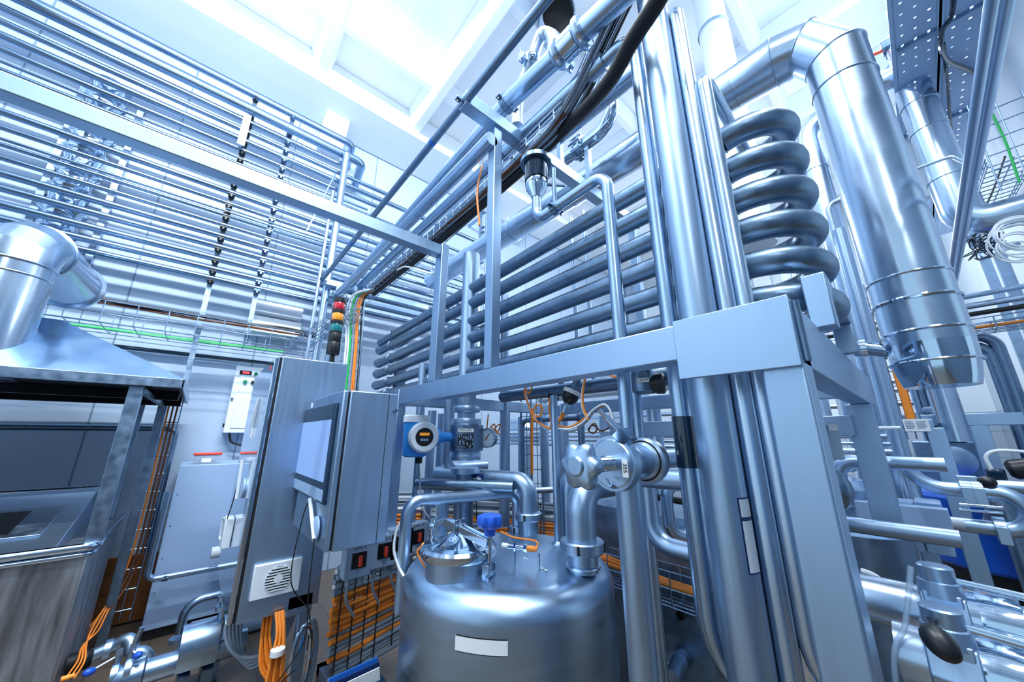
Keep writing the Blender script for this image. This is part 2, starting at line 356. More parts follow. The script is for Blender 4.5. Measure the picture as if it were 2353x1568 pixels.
q = bp5[4]; bx_ = (bp5[3] - bp5[5]).normalized(); mk('branch_clamp', G().lathe(q - bx_ * .03, bx_, [(0, .046), (0, .064), (.02, .072), (.04, .072), (.06, .064), (.06, .046)], 32).obox(q + Vector((-.075, .03, 0)), X1 * .02, Y1 * .02, Z1 * .035).cyl(q + Vector((-.085, .03, -.05)), q + Vector((-.085, .03, .06)), .009), 'polished_steel', p7)
q = bp5[2]; mk('wing_nut', G().obox(q + Vector((.04, -.05, .02)), Vector((.02, -.01, 0)), Vector((0, .012, .012)), Vector((.004, 0, .016))).cyl(q + Vector((0, 0, .02)), q + Vector((.06, -.07, .02)), .008), 'dull_steel', p7)
# open duct mouth by the ceiling
c = at(1283, 30, X=2.0)
dk = thing('vent_duct', c, 'round vent duct under the ceiling with a black open mouth', 'duct')
dv = (EYE + Vector((.3, .2, .8)) - c).normalized() * .5 + Vector((-.3, -.4, -.35)); dv.normalize()
mk('duct_shell', G().lathe(c, -dv, [(0, .16), (0, .172), (.02, .178), (.03, .165), (.5, .165), (.5, .157), (.02, .157)], 36, close=True, caps=False), 'galvanised', dk)
mk('duct_dark', G().cyl(c - dv * .10, c - dv * .12, .156), 'dark_void', dk, label='dark inside of the duct')  # near-black disc paints the shade inside the open mouth
g = G()
a_, u_, v_ = frame_of(dv)
for k in range(10): q = c + (u_ * math.cos(k * .628) + v_ * math.sin(k * .628)) * .168; g.ball(q - dv * .0, .006, dv, seg=8)
mk('rim_bolts', g, 'polished_steel', dk)
mk('duct_riser', G().tube(bend([c - dv * .48, c - dv * .8, Vector((c.x + .3, c.y + .3, ZC + .05))], .2), .164, 28), 'galvanised', dk)
# elbow with clamped joint right of the basket
X = 1.95; a = at(1310, 350, X=X); b = at(1375, 308, X=X); e = at(1400, 250, X=X)
ep = thing('clamped_elbow', b, 'shiny pipe elbow with a bulky clamp hanging behind the cable basket', 'pipe')
mk('tube', G().tube(bend([(X, a.y + .5, b.z), (X, e.y - .02, b.z), (X, e.y - .02, b.z + .55)], .16), .055, 24), 'polished_steel', ep)
mk('coupling', G().lathe((X, at(1345, 330, X=X).y - .0, b.z), Y1, [(0, .055), (0, .075), (.015, .085), (.03, .085), (.035, .072), (.07, .072), (.075, .085), (.1, .085), (.11, .07), (.11, .055)], 32), 'polished_steel', ep)
g = G()
for k in range(8):
    q = k * math.pi / 4; yy = at(1345, 330, X=X).y
    g.cyl((X + math.cos(q) * .085, yy + .0, b.z + math.sin(q) * .085), (X + math.cos(q) * .085, yy + .105, b.z + math.sin(q) * .085), .009, seg=10)
mk('clamp_bolts', g, 'dull_steel', ep)
mk('hanger', G().box((X - .02, 1.30, b.z), (X + .02, 1.34, 3.37)), 'dull_steel', ep)
# sight-glass reducer feeding a pipe with a down leg (centre)
X = 1.15; t = at(1232, 400, X=X)
sg = thing('sight_funnel', t, 'conical steel reducer with blue sight glass hanging below the basket', 'funnel')
zb = at(1226, 495, X=X).z; zf = at(1224, 462, X=X).z; zc = at(1226, 430, X=X).z; ztp = at(1232, 375, X=X).z
mk('blue_glass', G().lathe((t.x, t.y, zc + .02), Z1, [(0, .058), (.0, .062), (ztp - zc - .02, .066), (ztp - zc - .015, .02)], 32), 'dark_glass', sg, label='dark blue sight glass')
mk('glass_flange', G().lathe((t.x, t.y, ztp - .01), Z1, [(0, .03), (0, .085), (.025, .085), (.025, .03)], 32), 'dull_steel', sg)
mk('cone', G().lathe((t.x, t.y, zf), Z1, [(0, .028), (.01, .03), (zc - zf - .03, .056), (zc - zf, .06), (zc - zf + .03, .055)], 32), 'polished_steel', sg)
mk('lever', G().bar((t.x + .05, t.y, zc + .03), (t.x + .17, t.y - .06, zc + .05), .014, .01), 'dull_steel', sg)
pz = at(1300, 465, X=X).z
dp = thing('drop_pipe', (X, .69, 0), 'polished pipe that bends down past the beam to the hand valve', 'pipe')
pa = Vector((t.x, t.y, zf + .02)); pb = Vector((t.x, t.y, pz)); pc = Vector((X, .69, pz)); zk = at(1390, 430, X=X).z
mk('tube', G().tube(bend([pa, pb, Vector((X, .69, pz + .02)), Vector((X, .69, 0.02))], [.06, .075], 10), .0255, 24), 'pipe_steel', dp)
q = at(1275, 475, X=X); clampring(dp, (X, q.y, pz + .005), Y1, .026, .03)
mk('hanger', G().cyl((X, q.y, pz), (X, q.y, at(1275, 385, X=X).z), .011), 'dull_steel', dp)
# vertical hanger rods under the arm
for i, (px, py0, lab) in enumerate(((1340, 480, 'slim rod hanging from the far frame behind the coil, near the drop pipe'), (1312, 510, 'slim rod hanging behind the coil, left of the other rod'))):
    q = at(px, py0, X=2.2); solo('hanger_rod', G().cyl((2.2, q.y, 1.915), (2.2, q.y, 3.5), .016), 'pipe_steel', lab, 'rod')

# ------------------------------------------------------------------ insulated duct with mitred elbow
DX, DY, DR = 2.3, -.085, .131
dh = at(1750, 165, X=DX); hz = dh.z
du = thing('insulated_duct', (DX, DY, 1.75), 'wide shiny metal-clad pipe with mitred elbow reflecting the coil', 'duct')
zs = [at(2130, y, X=DX).z for y in (0,)]
zel = hz - .42
mk('vertical_cladding', G().cyl((DX, DY, 1.98), (DX, DY, zel), DR, seg=64), 'lagging_metal', du)
hr = .132; sw = []
path = [(DY, zel), (DY, zel + .20), (DY + .10, hz - .03), (DY + .24, hz), (DY + .46, hz)]
rads = [DR, DR, DR * .985, hr + .012, hr]
for i in range(4):
    (y0, z0), (y1, z1) = path[i], path[i + 1]; a = Vector((DX, y0, z0)); b = Vector((DX, y1, z1)); d = (b - a).normalized()
    def ring(k, c):                                               # mitre plane between neighbours
        y_, z_ = path[k]; dp_ = (Vector((0, path[k][0] - path[k - 1][0], path[k][1] - path[k - 1][1])).normalized() if k > 0 else Vector((0, 0, 1)))
        dn = (Vector((0, path[k + 1][0] - path[k][0], path[k + 1][1] - path[k][1])).normalized() if k < 4 else Vector((0, 1, 0)))
        nrm = (dp_ + dn).normalized(); out = []
        for j in range(48):
            q = 2 * math.pi * j / 48; side = d.cross(X1)
            off = X1 * math.cos(q) * rads[k] + side * math.sin(q) * rads[k]
            cc = Vector((DX, y_, z_)); t_ = -(off.dot(nrm)) / d.dot(nrm); out.append(cc + off + d * t_)
        return out
    mk('elbow_segment', G().rings([ring(i, a), ring(i + 1, b)]), 'lagging_metal', du)
    if i in (1, 2, 3):
        mk('seam_bead', G().tube(ring(i, a), .005, 6, close=True), 'lagging_metal', du)
mk('seam_bead', G().torus((DX, DY, zel), Z1, DR + .001, .004, 48, 6), 'lagging_metal', du)
mk('horizontal_cladding', G().cyl((DX, DY + .46, hz), (DX, 4.5, hz + .06), hr, seg=48), 'lagging_metal', du)
for y in (.45, .95, 1.75, 2.6): mk('cladding_band', G().lathe((DX, y, hz + .06 * (y - .4) / 4), Y1, [(0, hr), (.0, hr + .005), (.022, hr + .005), (.022, hr)], 48), 'lagging_metal', du)
for z, r_, h_ in ((2.28, DR, .006), (2.17, DR, .009)): mk('seam_bead', G().torus((DX, DY, z), Z1, r_, h_, 48, 6), 'polished_steel', du)
mk('end_cap', G().lathe((DX, DY, 1.80), Z1, [(0, .03), (.0, .106), (.03, .114), (.11, .128), (.2, DR)], 64), 'polished_steel', du)
mk('seam_bead', G().torus((DX, DY, 1.90), Z1, .130, .006, 48, 6), 'polished_steel', du)
mk('seam_bead', G().torus((DX, DY, 2.03), Z1, DR, .007, 48, 6), 'polished_steel', du)
q = at(2000, 800, X=2.28)
mk('drain_stub', G().cyl(at(2050, 808, X=DX), at(1985, 800, X=DX), .032, seg=24).lathe(at(1992, 800, X=DX), Y1, [(0, .03), (0, .04), (.02, .042), (.022, .036), (.05, .036), (.052, .025)], 24), 'polished_steel', du, label='short clamped stub at the duct foot')

# ------------------------------------------------------------------ upright pipes behind the corner plate
UX = 1.2
def upipe(name, pl, pr, py, X, label, mt, zt_, ztop=None, head=None, low=None):
    x, y, r = upright(pl, pr, py, X)
    return x, y, r
xa, ya, ra = upright(1490, 1530, 500, 1.24); xb, yb, rb = upright(1529, 1613, 500, 1.20); xc, yc, rc = upright(1612, 1657, 500, 1.24); xd, yd, rd = upright(1655, 1696, 500, 1.26)
UA = thing('upright_pipe', (xa, ya, 0), 'left upright steel pipe with a dark sight window beside the hand valve', 'pipe', None)
mk('tube', G().tube(bend([(xa, 1.0, z5), (xa, ya, z5), (xa, ya, .92), (xa + .30, ya - .30, .80)], [.10, .22], 10), ra, 28), 'pipe_steel', UA)
mk('sight_window', G().cyl((xa, ya, 1.50), (xa, ya, 1.665), ra + .003, seg=28), 'dark_glass', UA, label='dark sight window sleeve')
UB = thing('upright_pipe', (xb, yb, 0), 'widest upright steel pipe with white sticker in front of the coil', 'pipe')
mk('tube', G().cyl((xb, yb, 0.0), (xb, yb, 4.6), rb, seg=48), 'satin_steel', UB)
mk('flange', G().lathe((xb, yb, 0), Z1, [(0, rb), (0, rb + .04), (.02, rb + .04), (.02, rb)], 32), 'dull_steel', UB)
# curved sticker on the pipe
def sticker(par, cx, cy, r, q0, q1, z0, z1, mt, name, label=None):
    g = G(); n_ = 8; vs = []
    for k in range(n_ + 1):
        q = q0 + (q1 - q0) * k / n_; vs += [(cx + math.cos(q) * r, cy + math.sin(q) * r, z0), (cx + math.cos(q) * r, cy + math.sin(q) * r, z1)]
    g.add(vs, [(2 * k, 2 * k + 2, 2 * k + 3, 2 * k + 1) for k in range(n_)]); return mk(name, g, mt, par, 0, label)
def face_ang(px, py, cx, cy, r):                                   # angle on the upright surface seen at a pixel
    d = ray(px, py); d2 = Vector((d.x, d.y)).normalized(); o = Vector((-cx, -cy)); bq = o.dot(d2); cq = o.dot(o) - r * r; t_ = -bq - math.sqrt(max(0, bq * bq - cq))
    hit = Vector((d2.x * t_ - cx, d2.y * t_ - cy)); sc_ = t_ / Vector((d.x, d.y)).length; return math.atan2(hit.y, hit.x), EYE.z + d.z * sc_
q0, zl0 = face_ang(1714, 1147, xb, yb, rb); q1, zl1 = face_ang(1752, 1310, xb, yb, rb)
qm = face_ang(1728, 1230, xb, yb, rb)[0]
sticker(UB, xb, yb, rb + .0012, qm - .55, qm + .18, zl1 - .004, zl0 + .004, 'dark_blue_label', 'sticker_border')
sticker(UB, xb, yb, rb + .0018, qm - .5, qm + .16, zl1, zl0 - .055, 'white_label', 'sticker')
sticker(UB, xb, yb, rb + .0018, qm - .5, qm + .16, zl0 - .045, zl0, 'white_label', 'sticker_head')
UC = thing('upright_pipe', (xc, yc, 0), 'wet upright steel pipe with a rounded top elbow, right of the widest', 'pipe')
zcT = at(1548, 12, X=xc).z
mk('tube', G().tube(bend([(xc, yc, 0.0), (xc, yc, zcT), (xc + .5 * math.cos(math.atan2(yc, xc)), yc + .5 * math.sin(math.atan2(yc, xc)), zcT)], .09, 12), rc, 28), 'bright_pipe', UC)
UD = thing('upright_pipe', (xd, yd, 0), 'rightmost upright steel pipe, bending over into the coil top', 'pipe')
zdT = at(1612, 155, X=xd).z
mk('tube', G().tube(bend([(xd + .75, yd + .02, zdT - .03), (xd, yd, zdT - .03), (xd, yd, .95), (xd + .18, yd - .35, .86)], [.07, .2], 12), rd, 28), 'bright_pipe', UD)
# ------------------------------------------------------------------ serpentine coil
CX_ = 1.40; cr = .043; cb = .048; Wd = .34; yN, yF = .303, 3.9
zn = [2.756, 2.608, 2.466, 2.332, 2.196, 2.06]
zf_ = [at(x, y, X=CX_).z for x, y in ((892, 779), (876, 806), (872, 836), (866, 862), (862, 888), (862, 912))]
coil = thing('holding_coil', (CX_, 2.2, 1.95), 'dark steel serpentine coil of stacked pipes with fat U bends at one end', 'coil')
for i in range(6):
    zN, zFr = zn[i], zf_[i]; zN2 = zN - .05 if i < 5 else zN - .05
    mk('coil_pass', G().cyl((CX_, yN, zN), (CX_, yF, zFr), cr, seg=24), 'dull_steel', coil)
    kx = (CX_ + Wd) / CX_; zN3 = 1.6 + kx * (zn[i + 1] - 1.6) if i < 5 else zN - .05; zF3 = 1.6 + kx * (zf_[i + 1] - 1.6) if i < 5 else zFr - .05
    mk('coil_pass', G().cyl((CX_ + Wd, yN, zN3), (CX_ + Wd, yF, zF3), cr, seg=24), 'dull_steel', coil)
    pts = []
    for k in range(17):
        q = math.pi * k / 16; pts.append((CX_ + Wd / 2 - math.cos(q) * Wd / 2, yN - math.sin(q) * Wd / 2 * 1.05, zN + (zN3 - zN) * k / 16))
    mk('u_bend', G().tube(pts, cb, 24), 'dull_steel', coil)
    mk('weld_band', G().torus((CX_, yN, zN), Y1, cb, .003, 28, 6), 'satin_steel', coil)
    if i < 5:
        pts = []
        for k in range(13):
            q = math.pi * k / 12; pts.append((CX_ + Wd / 2 + math.cos(q) * Wd / 2, yF + math.sin(q) * Wd / 2, zF3 + (zf_[i + 1] - zF3) * k / 12))
        mk('u_bend', G().tube(pts, cr, 20), 'dull_steel', coil)
    mk('saddle_ring', G().torus((CX_, 3.55, zn[i] + (zf_[i] - zn[i]) * (3.55 - yN) / (yF - yN)), Y1, cr + .004, .006, 28, 8), 'pipe_steel', coil)
mk('coil_support', G().box((CX_ + .1, 3.6, 0), (CX_ + .2, 3.68, 2.3)), 'dull_steel', coil)
for y_ in (.9, 2.1): mk('coil_support', G().box((CX_ + Wd / 2 - .025, y_, 1.915), (CX_ + Wd / 2 + .025, y_ + .05, 2.45)), 'dull_steel', coil)
# ------------------------------------------------------------------ tank with its fittings
TX, TY, TR = 1.276, 1.4876, .5
tk = thing('process_tank', (TX, TY, 0), 'round brushed steel tank with domed top and blank white label', 'tank')
zs = .98
prof = [(.25, .02), (.22, TR - .06), (.26, TR)]
prof = [(0.30, TR * .6), (.34, TR * .9), (.40, TR)]
prof += [(zs - .045, TR)]
for k in range(1, 11): q = k / 10 * math.pi / 2; prof.append((zs - .045 + math.sin(q) * .095, TR - .10 + math.cos(q) * .10))
prof += [(zs + .054, TR - .15), (zs + .072, TR * .5), (zs + .08, TR * .2), (zs + .082, .001)]
mk('shell', G().lathe((TX, TY, 0), Z1, prof, 96), 'tank_steel', tk, ang=60)
for k in range(3):
    q = k * 2.094 + .4; mk('leg', G().cyl((TX + math.cos(q) * .34, TY + math.sin(q) * .34, 0), (TX + math.cos(q) * .34, TY + math.sin(q) * .34, .42), .04), 'satin_steel', tk)
ZT = zs + .07
def topz(x, y): d = math.hypot(x - TX, y - TY); return zs + .08 - .03 * (d / .4) ** 2
# blank label wrapped on the shell
qa, za = face_ang(1047, 1460, TX, TY, TR); qb, zb_ = face_ang(1167, 1476, TX, TY, TR); qc, zc_ = face_ang(1047, 1495, TX, TY, TR)
sticker(tk, TX, TY, TR + .0010, qa + .004, qb - .004, zc_ - .002, za + .003, 'black_print', 'label_outline')
sticker(tk, TX, TY, TR + .0016, qa, qb, zc_ + .001, za, 'white_label', 'name_label', 'blank white label')
# worn sticker on the dome
q_ = at(1215, 1297, Z=ZT - .012); q2_ = at(1240, 1308, Z=ZT - .012); d_ = (q2_ - q_).normalized(); g = G()
for k in range(9): c_ = q_.lerp(q2_, k / 4 - .5) + Vector((random.uniform(-.004, .004), random.uniform(-.004, .004), 0)); c_.z = topz(c_.x, c_.y) + .0012; g.obox(c_, d_ * random.uniform(.008, .013), Z1.cross(d_) * random.uniform(.004, .009), Z1 * .0004)
mk('worn_sticker', g, 'white_label', tk, 0, 'worn white sticker remains')['kind'] = 'stuff'
# manhole
mc = at(1055, 1290, Z=1.115); mx_, my_ = .968, 1.470
mh = 1.045; R0 = .142
mk('manhole_neck', G().lathe((mx_, my_, mh - .03), Z1, [(0, R0 - .01), (0, R0), (.085, R0), (.085, R0 - .01)], 48), 'satin_steel', tk)
mk('manhole_lid', G().lathe((mx_, my_, mh + .05), Z1, [(0, R0 + .02), (.012, R0 + .026), (.03, R0 + .026), (.042, R0 + .016), (.044, R0 - .02), (.050, R0 - .05), (.075, .05), (.09, .028), (.092, .001)], 64), 'polished_steel', tk, label='polished conical manhole lid')
hd = Vector((.22, -.975, 0)).normalized(); sd = Vector((-hd.y, hd.x, 0)); mc = Vector((mx_, my_, mh))
hinge = mc - hd * (R0 + .035); latch = mc + hd * (R0 + .035)
mk('lid_strap', G().tube(spline([hinge + Z1 * .14, mc - hd * .08 + Z1 * .175, mc + Z1 * .155, mc + hd * .1 + Z1 * .13, latch + Z1 * .12]), .013, 8), 'pipe_steel', tk)
g = G()
for s in (-1, 1): g.bar(mc - hd * .09 + sd * s * .017 + Z1 * .17, latch + sd * s * .017 + Z1 * .12, .006, .035)
mk('lid_arm', g, 'polished_steel', tk, .002)
mk('arm_bracket', G().bar(mc + sd * .02 + Z1 * .08, mc + sd * .02 + Z1 * .19, .03, .006, hd).bar(mc - sd * .02 + Z1 * .08, mc - sd * .02 + Z1 * .19, .03, .006, hd).cyl(mc - sd * .03 + Z1 * .165, mc + sd * .03 + Z1 * .165, .008), 'polished_steel', tk, .002)
mk('hinge', G().cyl(hinge - Z1 * .03, hinge + Z1 * .17, .012).cyl(hinge - sd * .03 + Z1 * .14, hinge + sd * .03 + Z1 * .14, .014), 'polished_steel', tk)
mk('swing_bolt', G().cyl(latch - Z1 * .0, latch + Z1 * .155, .009).cyl(latch - sd * .035 + Z1 * .005, latch + sd * .035 + Z1 * .005, .011), 'polished_steel', tk)
mks('latch_lug', [G().bar(latch + sd * s * .024 - Z1 * .02, latch + sd * s * .024 + Z1 * .045, .035, .007, sd) for s in (-1, 1)], 'pipe_steel', tk, .002)
kn = latch + Z1 * .15
def starknob(c, ax, r, h_, lobes, depth_, seg=72):
    a, u, v = frame_of(ax); c = Vector(c); rs = []
    for t_, k_ in ((0, .80), (.12, .93), (.35, 1.0), (.75, 1.0), (.93, .93), (1.0, .8)):
        rs.append([c + a * (t_ * h_) + (u * math.cos(q) + v * math.sin(q)) * r * k_ * (1 - depth_ * (.5 - .5 * math.cos(lobes * q)) ** 1.4) for q in (-2 * math.pi * j / seg for j in range(seg))])
    return G().rings(rs)
g = starknob(kn + Z1 * .03, Z1, .056, .05, 7, .22); g.lathe(kn, Z1, [(0, .022), (.03, .026), (.035, .026)], 24)
mk('star_knob', g, 'blue_plastic', tk, label='blue plastic star knob')
# union nozzles on the tank top
def union(par, c, ax, r, m='satin_steel', name='union_nut', h_=.05):
    a, u, v = frame_of(ax); c = Vector(c)
    g = G().lathe(c, a, [(0, r), (0, r * 1.40), (.006, r * 1.48), (h_ - .008, r * 1.48), (h_ - .002, r * 1.38), (h_, r)], 40)
    o = mk(name, g, m, par)
    g2 = G()
    for k in range(4):
        q = k * math.pi / 2 + .5; d = u * math.cos(q) + v * math.sin(q); g2.obox(c + a * h_ / 2 + d * r * 1.48, a * h_ * .36, d * .003, d.cross(a) * .006)
    mk('spanner_slots', g2, 'black_rubber', o); return o
n1 = at(1340, 1300, Z=ZT); r1 = wid(n1, 34)
np1 = thing('tank_inlet_pipe', (n1.x, n1.y, ZT), 'fat swan-neck steel pipe with union nut at right on the tank top', 'pipe')
hz1 = at(1400, 1105, X=n1.x + .16).z
mk('weld_collar', G().torus((n1.x, n1.y, ZT + .0), Z1, r1 + .004, .008, 40, 8), 'bright_pipe', np1)
mk('tube', G().tube(bend([(n1.x, n1.y, ZT - .02), (n1.x, n1.y, 1.372), (n1.x + .55, n1.y, 1.372)], .12, 14), r1, 36), 'satin_steel', np1)
union(np1, (n1.x, n1.y, at(1340, 1268, X=n1.x).z), Z1, r1)
n2 = at(1215, 1222, Z=ZT); r2 = wid(n2, 21)
np2 = thing('tank_outlet_pipe', (n2.x, n2.y, ZT), 'steel pipe with blue arrow sticker curving down behind the manhole', 'pipe')
zz = at(1200, 1105, X=n2.x).z
pE = at(1075, 1085, Y=2.15)
lf = Vector((pE.x - n2.x, pE.y - n2.y, 0)).normalized()
p_far = Vector((n2.x, n2.y, zz)) + lf * .78
mk('tube', G().tube(bend([(n2.x, n2.y, ZT - .02), (n2.x, n2.y, zz), p_far], .085, 12), r2, 32), 'satin_steel', np2)
union(np2, (n2.x, n2.y, at(1215, 1195, X=n2.x).z), Z1, r2, h_=.045)
nb = lf.cross(Z1).normalized()
if nb.dot(EYE - p_far) < 0: nb = -nb
pc = Vector((n2.x, n2.y, zz)) + lf * .36
def cylpatch(par, c, ax, out, r, half, q, mt, name):               # patch wrapped on a lying pipe
    a = Vector(ax).normalized(); o_ = Vector(out).normalized(); s_ = a.cross(o_); vs = []
    for k in range(9):
        t_ = -q + 2 * q * k / 8; d = o_ * math.cos(t_) + s_ * math.sin(t_); vs += [Vector(c) + d * r - a * half, Vector(c) + d * r + a * half]
    return mk(name, G().add(vs, [(2 * k, 2 * k + 1, 2 * k + 3, 2 * k + 2) for k in range(8)]), mt, par)
cylpatch(np2, pc, lf, nb, r2 + .001, .05, .6, 'dark_blue_label', 'flow_sticker')
ar = pc + nb * (r2 + .0025); mk('flow_arrow', G().prism([ar + lf * .042 + Z1 * .003, ar - lf * .0 + Z1 * .003, ar - lf * .0 + Z1 * .015, ar - lf * .04, ar - lf * .0 - Z1 * .015, ar - lf * .0 - Z1 * .003, ar + lf * .042 - Z1 * .003], nb * .0006), 'white_label', np2)
n3 = at(1188, 1212, Z=ZT); r3 = wid(n3, 11.5); za3 = at(1180, 1150, X=n3.x).z
np3 = thing('bridge_pipe', (n3.x, n3.y, ZT), 'thin steel pipe arching across the tank behind the lid', 'pipe')
l3 = at(940, 1128, X=n3.x - .55); zz3 = at(1100, 1140, X=n3.x - .22).z
e3 = at(938, 1135, Y=n3.y + .12)
mk('tube', G().tube(bend([(n3.x, n3.y, ZT - .02), (n3.x, n3.y, zz3 + .01), (e3.x, e3.y, zz3 + .02), (e3.x, e3.y, .75)], .075, 10), r3, 24), 'satin_steel', np3)
union(np3, (n3.x, n3.y, at(1188, 1222, X=n3.x).z + .0), Z1, r3 * 1.1, h_=.036)
n4 = at(1283, 1252, Z=ZT); r4 = wid(n4, 9)
solo('vent_tube', G().cyl((n4.x, n4.y, ZT - .01), (n4.x, n4.y, 1.83), r4).lathe((n4.x, n4.y, ZT), Z1, [(0, r4 + .02), (.012, r4 + .004), (.02, r4)], 24), 'pipe_steel', 'thin straight upright tube standing on the tank top centre', 'pipe')
# inductive sensor on the tank
s0 = at(1190, 1258, Z=1.12); sx = (at(1225, 1262, Z=1.12) - s0).normalized()
sn = thing('proximity_sensor', (s0.x, s0.y, ZT), 'small threaded sensor with orange plug on the tank top by the blue knob', 'sensor')
mk('sensor_barrel', G().cyl(s0 - sx * .045, s0 + sx * .045, .011), 'polished_steel', sn); mk('sensor_tip', G().cyl(s0 - sx * .075, s0 - sx * .045, .011), 'white_cable', sn)
mk('nuts', G().cyl(s0 - sx * .016, s0 - sx * .008, .018, seg=6).cyl(s0 + sx * .03, s0 + sx * .045, .016, seg=6), 'polished_steel', sn)
mk('sensor_plug', G().lathe(s0 + sx * .045, sx, [(0, .012), (.03, .013), (.045, .006)], 16), 'orange_cable', sn)
k0 = s0 + sx * .085
mk('cable', G().tube(spline([k0, k0 + Vector((.03, .03, .02)), at(1180, 1235, Z=1.14), at(1150, 1222, Z=1.16)]), .004, 8), 'orange_cable', sn)
g = G()
for q in (s0 - sx * .012,): g.cyl((q.x, q.y, ZT - .02), (q.x, q.y, s0.z + .018), .005, seg=8)
q = s0 + sx * .075 - Vector((0, .03, 0)); g.cyl((q.x, q.y, ZT - .02), (q.x, q.y, s0.z - .01), .005, seg=8)
mk('studs', g, 'polished_steel', sn)
# second sensor left of the lid
s1 = at(985, 1255, Z=1.12); d1 = Vector((.7, -.7, 0))
sn = thing('proximity_sensor', s1, 'small sensor with orange cap at left behind the manhole lid', 'sensor')
mk('sensor_barrel', G().cyl(s1, s1 + d1 * .05, .010), 'polished_steel', sn); mk('sensor_plug', G().cyl(s1 - d1 * .03, s1, .013), 'orange_cable', sn)
mk('cable', G().tube(spline([s1 - d1 * .03, s1 - d1 * .05 - Z1 * .03, s1 - Z1 * .1]), .004, 8), 'orange_cable', sn)

# ------------------------------------------------------------------ hand-wheel angle valve
VX, VY = 1.02, .628; vz = at(1440, 1062, X=VX).z
hv = thing('hand_valve', (VX, VY, 0), 'angle valve with a large lobed steel handwheel on a thick upright pipe', 'valve')
rv = wid((VX, VY, 1.3), 31)
vc = Vector((VX, VY, vz))
mk('upright_tube', G().cyl((VX, VY, 0.02), (VX, VY, vz), rv, seg=36), 'satin_steel', hv)
mk('valve_body', G().lathe(vc - X1 * .075, X1, [(0, .052), (.03, .060), (.06, .056), (.09, .042), (.2, .037)], 40).ball(vc, .055), 'satin_steel', hv)
mk('bonnet_disc', G().lathe(vc - X1 * .088, X1, [(0, .03), (0, .066), (.004, .07), (.03, .072), (.032, .055)], 48), 'pipe_steel', hv)
mk('bonnet_clamp', G().lathe(vc - X1 * .082, X1, [(0, .071), (.0, .078), (.03, .080), (.036, .071)], 48), 'satin_steel', hv)
k = vc + Vector((-.07, -.045, .075)); ck = Vector((-.35, .55, .75)).normalized()
mk('clamp_lug', G().obox(k, Vector((.02, 0, 0)), ck * .02, ck.cross(X1).normalized() * .018).cyl(k, k + ck * .075, .012).cyl(k + ck * .07, k + ck * .105, .0085, seg=6), 'polished_steel', hv)
mk('stem', G().lathe(vc - X1 * .15, X1, [(i * .0055, .019 + (.003 if i % 2 else 0)) for i in range(14)], 28), 'polished_steel', hv, ang=10)
wc = vc - X1 * .245
g = starknob(wc, X1, .064, .038, 6, .20); g.lathe(wc + X1 * .03, X1, [(0, .036), (.018, .024), (.075, .019)], 32)
mk('handwheel', g, 'satin_steel', hv, ang=60)
mk('handwheel_cap', G().lathe(wc - X1 * .008, X1, [(0, .012), (0, .022), (.004, .025), (.018, .029)], 32), 'pipe_steel', hv)
mk('set_screw', G().cyl(vc + Vector((-.14, -.03, -.05)), vc + Vector((-.125, -.035, -.055)), .008).cyl(vc + Vector((-.14, -.03, -.05)), vc + Vector((-.11, -.0, -.04)), .003), 'polished_steel', hv)
uc = vc + X1 * .085
mk('outlet_union', G().lathe(uc, X1, [(0, .038), (0, .05), (.012, .060), (.02, .072), (.04, .074), (.055, .070), (.06, .034)], 44), 'satin_steel', hv)
mk('union_gasket', G().torus(uc + X1 * .0125, X1, .061, .003, 44, 8), 'black_rubber', hv)
mk('outlet_tube', G().cyl(vc + X1 * .05, vc + X1 * .52, .034, seg=32), 'satin_steel', hv)
g = G().box(vc + Vector((-.0895, -.058, -.035)), vc + Vector((-.0885, -.040, .015))); mk('number_tag', g, 'white_label', hv)
text('number_text', '355', 'black_print', hv, vc + Vector((-.0902, -.049, -.010)), (0, 0, -1), (0, -1, 0), .017)
# ------------------------------------------------------------------ control cabinet and operator panel
CBY = 2.6
cb = thing('control_cabinet', (.5, 3.1, 0), 'tall brushed steel control cabinet with white fan grille on its side', 'cabinet')
cz0, cz1 = .632, 2.095
mk('body', G().box((.325, CBY, cz0), (.72, 3.68, cz1)), 'frame_steel', cb, .006)
mk('door', G().box((.285, CBY + .002, cz0 + .008), (.312, 3.68, cz1 - .008)), 'polished_steel', cb, .006, 'mirror-like cabinet door')
mk('door_gasket', G().box((.312, CBY + .006, cz0 + .01), (.325, 3.67, cz1 - .01)), 'black_rubber', cb)
dh_ = mk('door_handle', G().prism([(.283, 3.06, 1.66), (.283, 3.00, 1.86), (.272, 3.00, 1.86), (.262, 3.06, 1.66)], (0, .03, 0)), 'white_enamel', cb, .003, 'white wedge-shaped swing handle')
mk('key_lock', G().box((.272, 3.02, 1.59), (.284, 3.05, 1.65)), 'white_enamel', dh_)
mk('door_label', G().box((.2835, 2.72, 2.02), (.285, 2.78, 2.05)), 'red_plastic', cb)
mk('stand', G().box((.63, 2.62, 0), (.69, 2.68, cz0)).box((.56, 2.60, .60), (.69, 2.63, .70)), 'frame_steel', cb, .004)
mk('stand', G().box((.63, 3.5, 0), (.69, 3.56, cz0)), 'frame_steel', cb, .004)
mk('stand', G().box((.33, 3.5, 0), (.39, 3.56, cz0)), 'frame_steel', cb, .004)
gc = [at(x, y, Y=CBY) for x, y in ((603, 1298), (687, 1284), (677, 1372), (583, 1391))]
gx0, gx1 = .365, .60; gz0, gz1 = .735, .905
vg = mk('fan_grille', G().box((gx0, CBY - .022, gz0), (gx1, CBY, gz1)), 'white_enamel', cb, .004, 'white square fan grille with round slotted opening')
gcx, gcz, gr = (gx0 + gx1) / 2 + .005, (gz0 + gz1) / 2, .062
mk('grille_opening', G().lathe((gcx, CBY - .0225, gcz), -Y1, [(0, gr), (.001, gr), (.001, .001)], 40), 'dark_void', vg)
